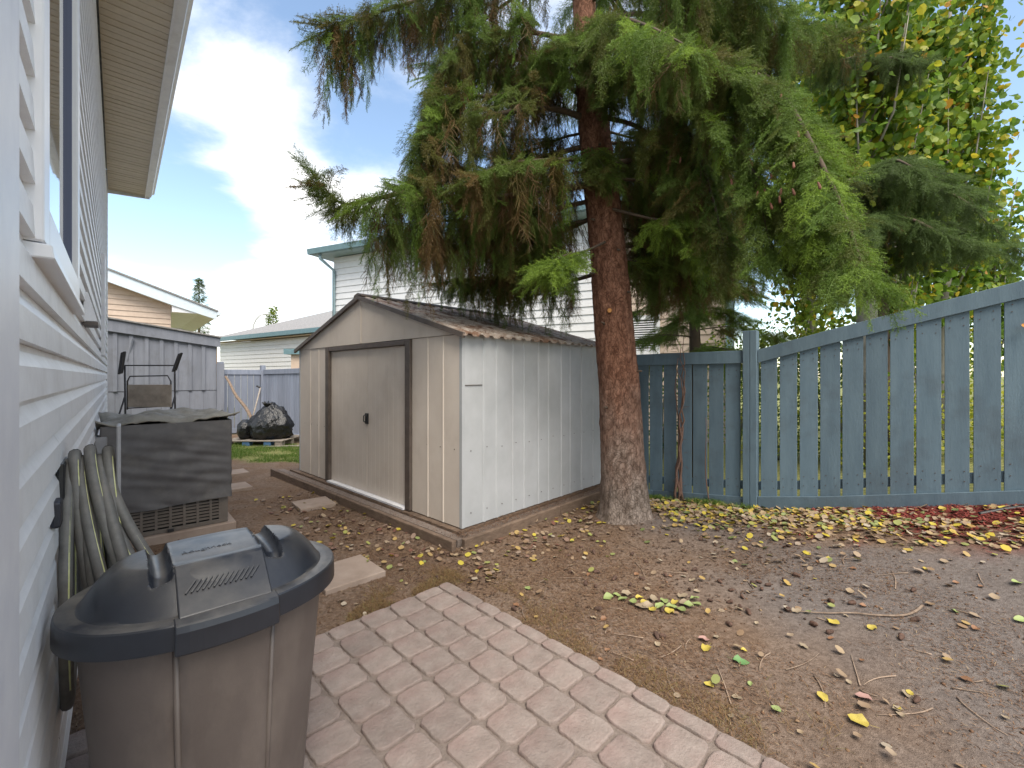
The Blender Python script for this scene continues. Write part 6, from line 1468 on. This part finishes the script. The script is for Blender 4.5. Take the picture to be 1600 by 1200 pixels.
    n = 3000; ico = np.array([(0, 0, 1), (.9, 0, .3), (.28, .85, .3), (-.72, .53, .3), (-.72, -.53, .3), (.28, -.85, .3), (.5, .5, -.3), (-.5, .4, -.4), (0, -.7, -.4)]); fi = np.array([(0, 1, 2), (0, 2, 3), (0, 3, 4), (0, 4, 5), (0, 5, 1), (1, 6, 2), (2, 7, 3), (4, 8, 5), (3, 7, 4), (5, 8, 1), (1, 8, 6), (7, 8, 4), (6, 7, 2)])
    vv, ff, tn, k = [], [], [], 0
    while k < n:
        x, y = rr.uniform(-3.2, 3.8), .9 + 4.6 * rr.random() ** 1.2
        if in_patio(x, y, .02) or in_shed(x, y, .2) or fence_td(x, y)[1] < .05 or mnoise.noise(V(x * 1.6, y * 1.6, 12)) < -.15: continue
        s_ = .003 + .009 * rr.random() ** 3; M_ = ico * (s_ * RNG.uniform(.6, 1.3, ico.shape)) * [1, 1, .7]; a_ = rr.uniform(0, 6.28); c_, d_ = math.cos(a_), math.sin(a_)
        vv.append(np.stack([M_[:, 0] * c_ - M_[:, 1] * d_ + x, M_[:, 0] * d_ + M_[:, 1] * c_ + y, M_[:, 2] + gz(x, y) + s_ * .2], 1)); ff.append(fi + 9 * k); tn += [min(1, max(0, rr.gauss(.42, .2)))] * 9; k += 1
    me = np_mesh('dirt_clods', np.concatenate(vv), np.concatenate(ff)); a = me.attributes.new('tint', 'FLOAT', 'POINT'); a.data.foreach_set('value', np.array(tn, np.float32)[:len(me.vertices)]); o = put('dirt_clods', me, M['needle_litter'], kind='stuff'); tag(o, 'small clods and pebbles scattered over the bare dirt', 'pebbles')
    # mulch chips
    cc = []
    while len(cc) < 8000:
        t, d = rr.uniform(-3.3, .3), abs(rr.gauss(.2, .4)) + .03; p = FP + FD * t + FN * d
        if rr.random() < zones(p.x, p.y)[1] * 1.1: cc.append((p.x, p.y, gz(p.x, p.y) + rr.uniform(.003, .016)))
    me = slivers('red_mulch', np.array(cc), .042, .0055, .35); o = put('red_mulch', me, M['mulch'], kind='stuff'); tag(o, 'red wood chip mulch at the foot of the raised fence', 'mulch')
    # dry straw tufts by the patio and green grass at the back
    def blades(name, pts, hmin, hmax, w, m, label, cat, lean=.5):
        n = len(pts); b = np.array(pts); yaw = RNG.uniform(0, 6.28, n); h = RNG.uniform(hmin, hmax, n); ln = RNG.normal(0, lean, (n, 2)); s = np.stack([np.cos(yaw), np.sin(yaw), 0 * yaw], 1) * w
        m1 = b + np.stack([ln[:, 0] * h * .4, ln[:, 1] * h * .4, h * .6], 1); tp = b + np.stack([ln[:, 0] * h, ln[:, 1] * h, h * .95 / (1 + .4 * np.abs(ln).sum(1))], 1)
        v = np.stack([b - s, b + s, m1 + s * .7, m1 - s * .7, tp], 1).reshape(-1, 3); i = np.arange(n)[:, None] * 5
        f = np.concatenate([i + [0, 1, 2], i + [0, 2, 3], i + [3, 2, 4]], 1).reshape(-1, 3); me = np_mesh(name, v, f)
        a = me.attributes.new('tint', 'FLOAT', 'POINT'); a.data.foreach_set('value', np.repeat(np.clip(RNG.normal(.5, .25, n), 0, 1), 5).astype(np.float32)); o = put(name, me, m, kind='stuff'); tag(o, label, cat)
    pts = []
    while len(pts) < 9000:
        if rr.random() < .6: a, b = rr.uniform(-.1, 1.4), -abs(rr.gauss(.0, .14)) - .01; p = PC + PV * rr.uniform(-.1, 1.8) - PV.cross(V(0, 0, 1)) * 0 ; q = PC + (PV * rr.uniform(-.2, 1.9) if rr.random() < .0 else PU * rr.uniform(-.1, .9)) 
        if rr.random() < .55: q = PC + PU * rr.uniform(-.15, 1.0) - PV * (abs(rr.gauss(0, .14)) + .012)
        else: q = PC + PV * rr.uniform(-.15, 2.1) - PU * (abs(rr.gauss(0, .16)) + .012)
        if mnoise.noise(V(q.x * 3.2, q.y * 3.2, 8)) < -.02: continue
        if in_patio(q.x, q.y, .008) or in_shed(q.x, q.y, .2): continue
        pts.append((q.x, q.y, gz(q.x, q.y)))
    blades('dry_grass', pts, .008, .032, .0010, M['straw'], 'short dry straw coloured grass along the patio edges', 'dry grass', 1.2)
    pts = []
    while len(pts) < 26000:
        x, y = rr.uniform(-8.0, -3.2), rr.uniform(7.6, 10.6)
        if rr.random() > zones(x, y)[0] * (.5 + mnoise.noise(V(x * 2, y * 2, 1))): continue
        pts.append((x, y, gz(x, y)))
    blades('grass', pts, .03, .075, .003, M['grass'], 'patch of green lawn grass in front of the pallet', 'grass')
    pts = []
    for _ in range(3500):
        t, d = rr.uniform(.2, 2.2), rr.uniform(.02, .16); p = FP + FD * t + FN * d
        if mnoise.noise(V(p.x * 4, p.y * 4, 3)) > -.05: pts.append((p.x, p.y, gz(p.x, p.y)))
    blades('fence_grass', pts, .03, .10, .0025, M['grass'], 'thin green grass fringe at the foot of the lower fence', 'grass', .8)
build_cover()

# ------------------------------------------------------------------ single leaves, cones and twigs lying in the foreground
def build_bits():
    rr = random.Random(41)
    def leafm(name, m, n=9, pointy=.0, lobes=0):
        vs = []; 
        for i in range(n):
            a = 2 * math.pi * i / n; r = .5 * (1 + .1 * math.cos(a) + pointy * max(0, math.cos(a)) ** 6) * (1 + .06 * rr.uniform(-1, 1)); vs.append((r * math.cos(a), r * math.sin(a) * .9, .22 * math.sin(a) ** 2 * rr.choice((.5, 1, 1.3)) + .12 * max(0, math.cos(a)) ** 3 + rr.uniform(-.05, .07)))
        k = len(vs); vs += [(x * .5, y * .5, z * .25) for x, y, z in vs]; vs.append((0, 0, 0))
        fs = [(i, (i + 1) % n, k + (i + 1) % n, k + i) for i in range(n)] + [(k + i, k + (i + 1) % n, 2 * k) for i in range(n)]
        b = len(vs); vs += [(-.47, -.012, .02), (-.47, .012, .02), (-.95, .01, .06), (-.95, -.008, .06)]; fs.append((b, b + 1, b + 2, b + 3))
        me = bpy.data.meshes.new(name); me.from_pydata(vs, [], fs); me.materials.append(m); me.shade_smooth(); return me
    LM = {k: [leafm('fallen_leaf', M['leaf_' + k], 11, .35) for _ in range(2)] for k in ('yellow', 'green', 'tan', 'pink', 'brown', 'deep', 'orange')}
    def leaf(px, py, s, kind, label, group=None, xy=None, lift=0):
        x, y = xy or gpt(px, py)
        for _ in range(3):
            if xy is None: zz = gz(x, y); Y = FPX * (CAM_H - zz) / (py - HOR); x, y = (px - 800) / FPX * Y, Y
        o = bpy.data.objects.new('fallen_leaf', rr.choice(LM[kind])); COL.objects.link(o); o.location = (x, y, (gz(x, y) if not in_patio(x, y) else .033) + .008 + lift); o.scale = (s, s, s)
        o.rotation_euler = (rr.uniform(-.2, .2), rr.uniform(-.2, .2), rr.uniform(0, 6.28)); tag(o, label, 'leaf', group)
    leaf(1352, 1093, .055, 'pink', 'single pinkish leaf lying alone on grey dirt at the bottom right')
    leaf(1300, 974, .06, 'yellow', 'bright yellow leaf caught on the long pale stick')
    leaf(1362, 984, .045, 'yellow', 'smaller yellow leaf right along the long pale stick')
    leaf(1105, 1015, .055, 'yellow', 'lone yellow leaf in brown needles between the patio and the stick')
    leaf(1155, 1036, .06, 'deep', 'lone deep green leaf on the dirt below the yellow one')
    leaf(1098, 1001, .05, 'pink', 'faded pink leaf just above the lone yellow leaf')
    leaf(1345, 1131, .06, 'yellow', 'pale yellow leaf at the very bottom edge of the dirt')
    leaf(1243, 957, .045, 'tan', 'pale tan leaf left of the long stick')
    leaf(1590, 895, .05, 'green', 'pale green leaf at the right edge on grey dirt')
    leaf(1597, 968, .05, 'green', 'light green leaf half out of frame at the right edge')
    g = 'green leaves in a curved cluster on the dirt'
    for i, (px, py) in enumerate(((962, 932), (972, 940), (980, 931), (988, 945), (998, 936), (1006, 944), (1013, 950), (1021, 941), (1030, 950), (1038, 943), (1047, 952), (1056, 946), (1063, 955), (1070, 944), (1078, 950), (1084, 940), (1090, 947), (952, 936), (1000, 951), (1020, 957), (1045, 958), (1066, 935))):
        leaf(px, py, rr.uniform(.045, .065), rr.choice(('green', 'green', 'green', 'yellow', 'tan')), 'leaf in the curved cluster of pale green leaves lying mid yard', g, lift=.004 * (i % 4))
    g = 'loose leaves spread over the near dirt'
    for _ in range(58):
        px, py = rr.uniform(760, 1580), rr.uniform(850, 1125); x, y = gpt(px, py)
        if in_patio(x, y, .05) or in_shed(x, y, .25): continue
        kind = rr.choice(('yellow', 'tan', 'tan', 'brown', 'green', 'brown', 'tan')); leaf(px, py, rr.uniform(.022, .042), kind, 'loose fallen leaf on the bare dirt away from the fence', g)
    for px, py in ((626, 1000), (585, 957), (683, 1010)):
        pass
    # cones
    bm = bmesh.new(); bmesh.ops.create_uvsphere(bm, u_segments=10, v_segments=12, radius=1)
    for v in bm.verts:
        s = 1 + .2 * (int((v.co.z + 1) * 6.5) % 2); v.co = V(v.co.x * .014 * s * (1 - .3 * v.co.z), v.co.y * .014 * s * (1 - .3 * v.co.z), v.co.z * .030)
    cm = bpy.data.meshes.new('fallen_cone'); bm.to_mesh(cm); bm.free(); cm.materials.append(M['cone']); cm.shade_smooth()
    g = 'fallen spruce cones on the dirt'
    cones = [(1427, 957), (1408, 1021), (1430, 997), (1331, 962), (1298, 956), (1272, 991), (1297, 1004), (1160, 940), (1140, 946), (1143, 930), (1110, 942), (1078, 925), (1432, 1113), (960, 905), (932, 895), (915, 912), (1010, 880), (1085, 893), (1125, 915), (1040, 900), (985, 915), (1200, 925), (1245, 915), (1170, 965), (1230, 965)]
    for _ in range(60):
        if rr.random() < .5: cones.append((rr.uniform(560, 800), 0))
        else: cones.append((rr.uniform(800, 1260), rr.uniform(830, 1000)))
    for px, py in cones:
        if py == 0: p = SC + SF * rr.uniform(-.75, 2.0) + SB * -rr.uniform(.26, .62); x, y = p.x, p.y
        else: x, y = gpt(px, py)
        if in_patio(x, y, .04) or in_shed(x, y, .22): continue
        o = bpy.data.objects.new('fallen_cone', cm); COL.objects.link(o); o.location = (x, y, gz(x, y) + .012); s = rr.uniform(.6, .95); o.scale = (s, s, s); o.rotation_euler = (R(90) + rr.uniform(-.4, .4), 0, rr.uniform(0, 6.28)); tag(o, ('brown spruce cone lying close along the timber base of the shed' if py == 0 else 'brown spruce cone on the open dirt right of the patio' if py > 935 else 'brown spruce cone on the dirt around the foot of the big spruce'), 'cone', g)
    # the long pale stick and other twigs
    pts = []
    for px, py in ((1248, 968), (1290, 974), (1330, 977), (1370, 985), (1410, 989), (1430, 986), (1441, 979)):
        x, y = gpt(px, py); pts.append(drop(x, y, .010))
    MBt = MB().tube(smooth_poly(pts), list(np.linspace(.003, .0075, len(smooth_poly(pts)))), 7); o = MBt.build('long_stick', M['twig'], None, smooth=True); tag(o, 'long pale curved stick lying across the near dirt', 'stick')
    g = 'thin twigs strewn on the dirt'
    for _ in range(60):
        px, py = rr.uniform(800, 1590), rr.uniform(840, 1128); x, y = gpt(px, py)
        if in_patio(x, y, .06) or in_shed(x, y, .25) or fence_td(x, y)[1] < .2: continue
        a = rr.uniform(0, 6.28); L_ = rr.uniform(.06, .26); bend = rr.uniform(-.5, .5); pts = []
        for t in np.linspace(0, 1, 6): aa = a + bend * t; x2, y2 = x + math.cos(aa) * L_ * t, y + math.sin(aa) * L_ * t; pts.append(drop(x2, y2, .006))
        if any(in_patio(p.x, p.y, .01) for p in pts): continue
        o = MB().tube(pts, list(np.linspace(.0035, .0015, 6)), 5).build('fallen_twig', M['twig'], None, smooth=True); tag(o, 'thin dry twig lying on the needle covered dirt', 'twig', g)
    # curled dry leaf caught on the fence at the right edge
    p = at(1596, 511, 3.38); o = bpy.data.objects.new('dry_leaf', LM['orange'][0]); COL.objects.link(o); o.location = p + V(-.01, -.02, 0); o.scale = (.055,) * 3; o.rotation_euler = (1.2, .4, .3); tag(o, 'curled orange leaf caught on the fence at the right edge', 'leaf')
build_bits()
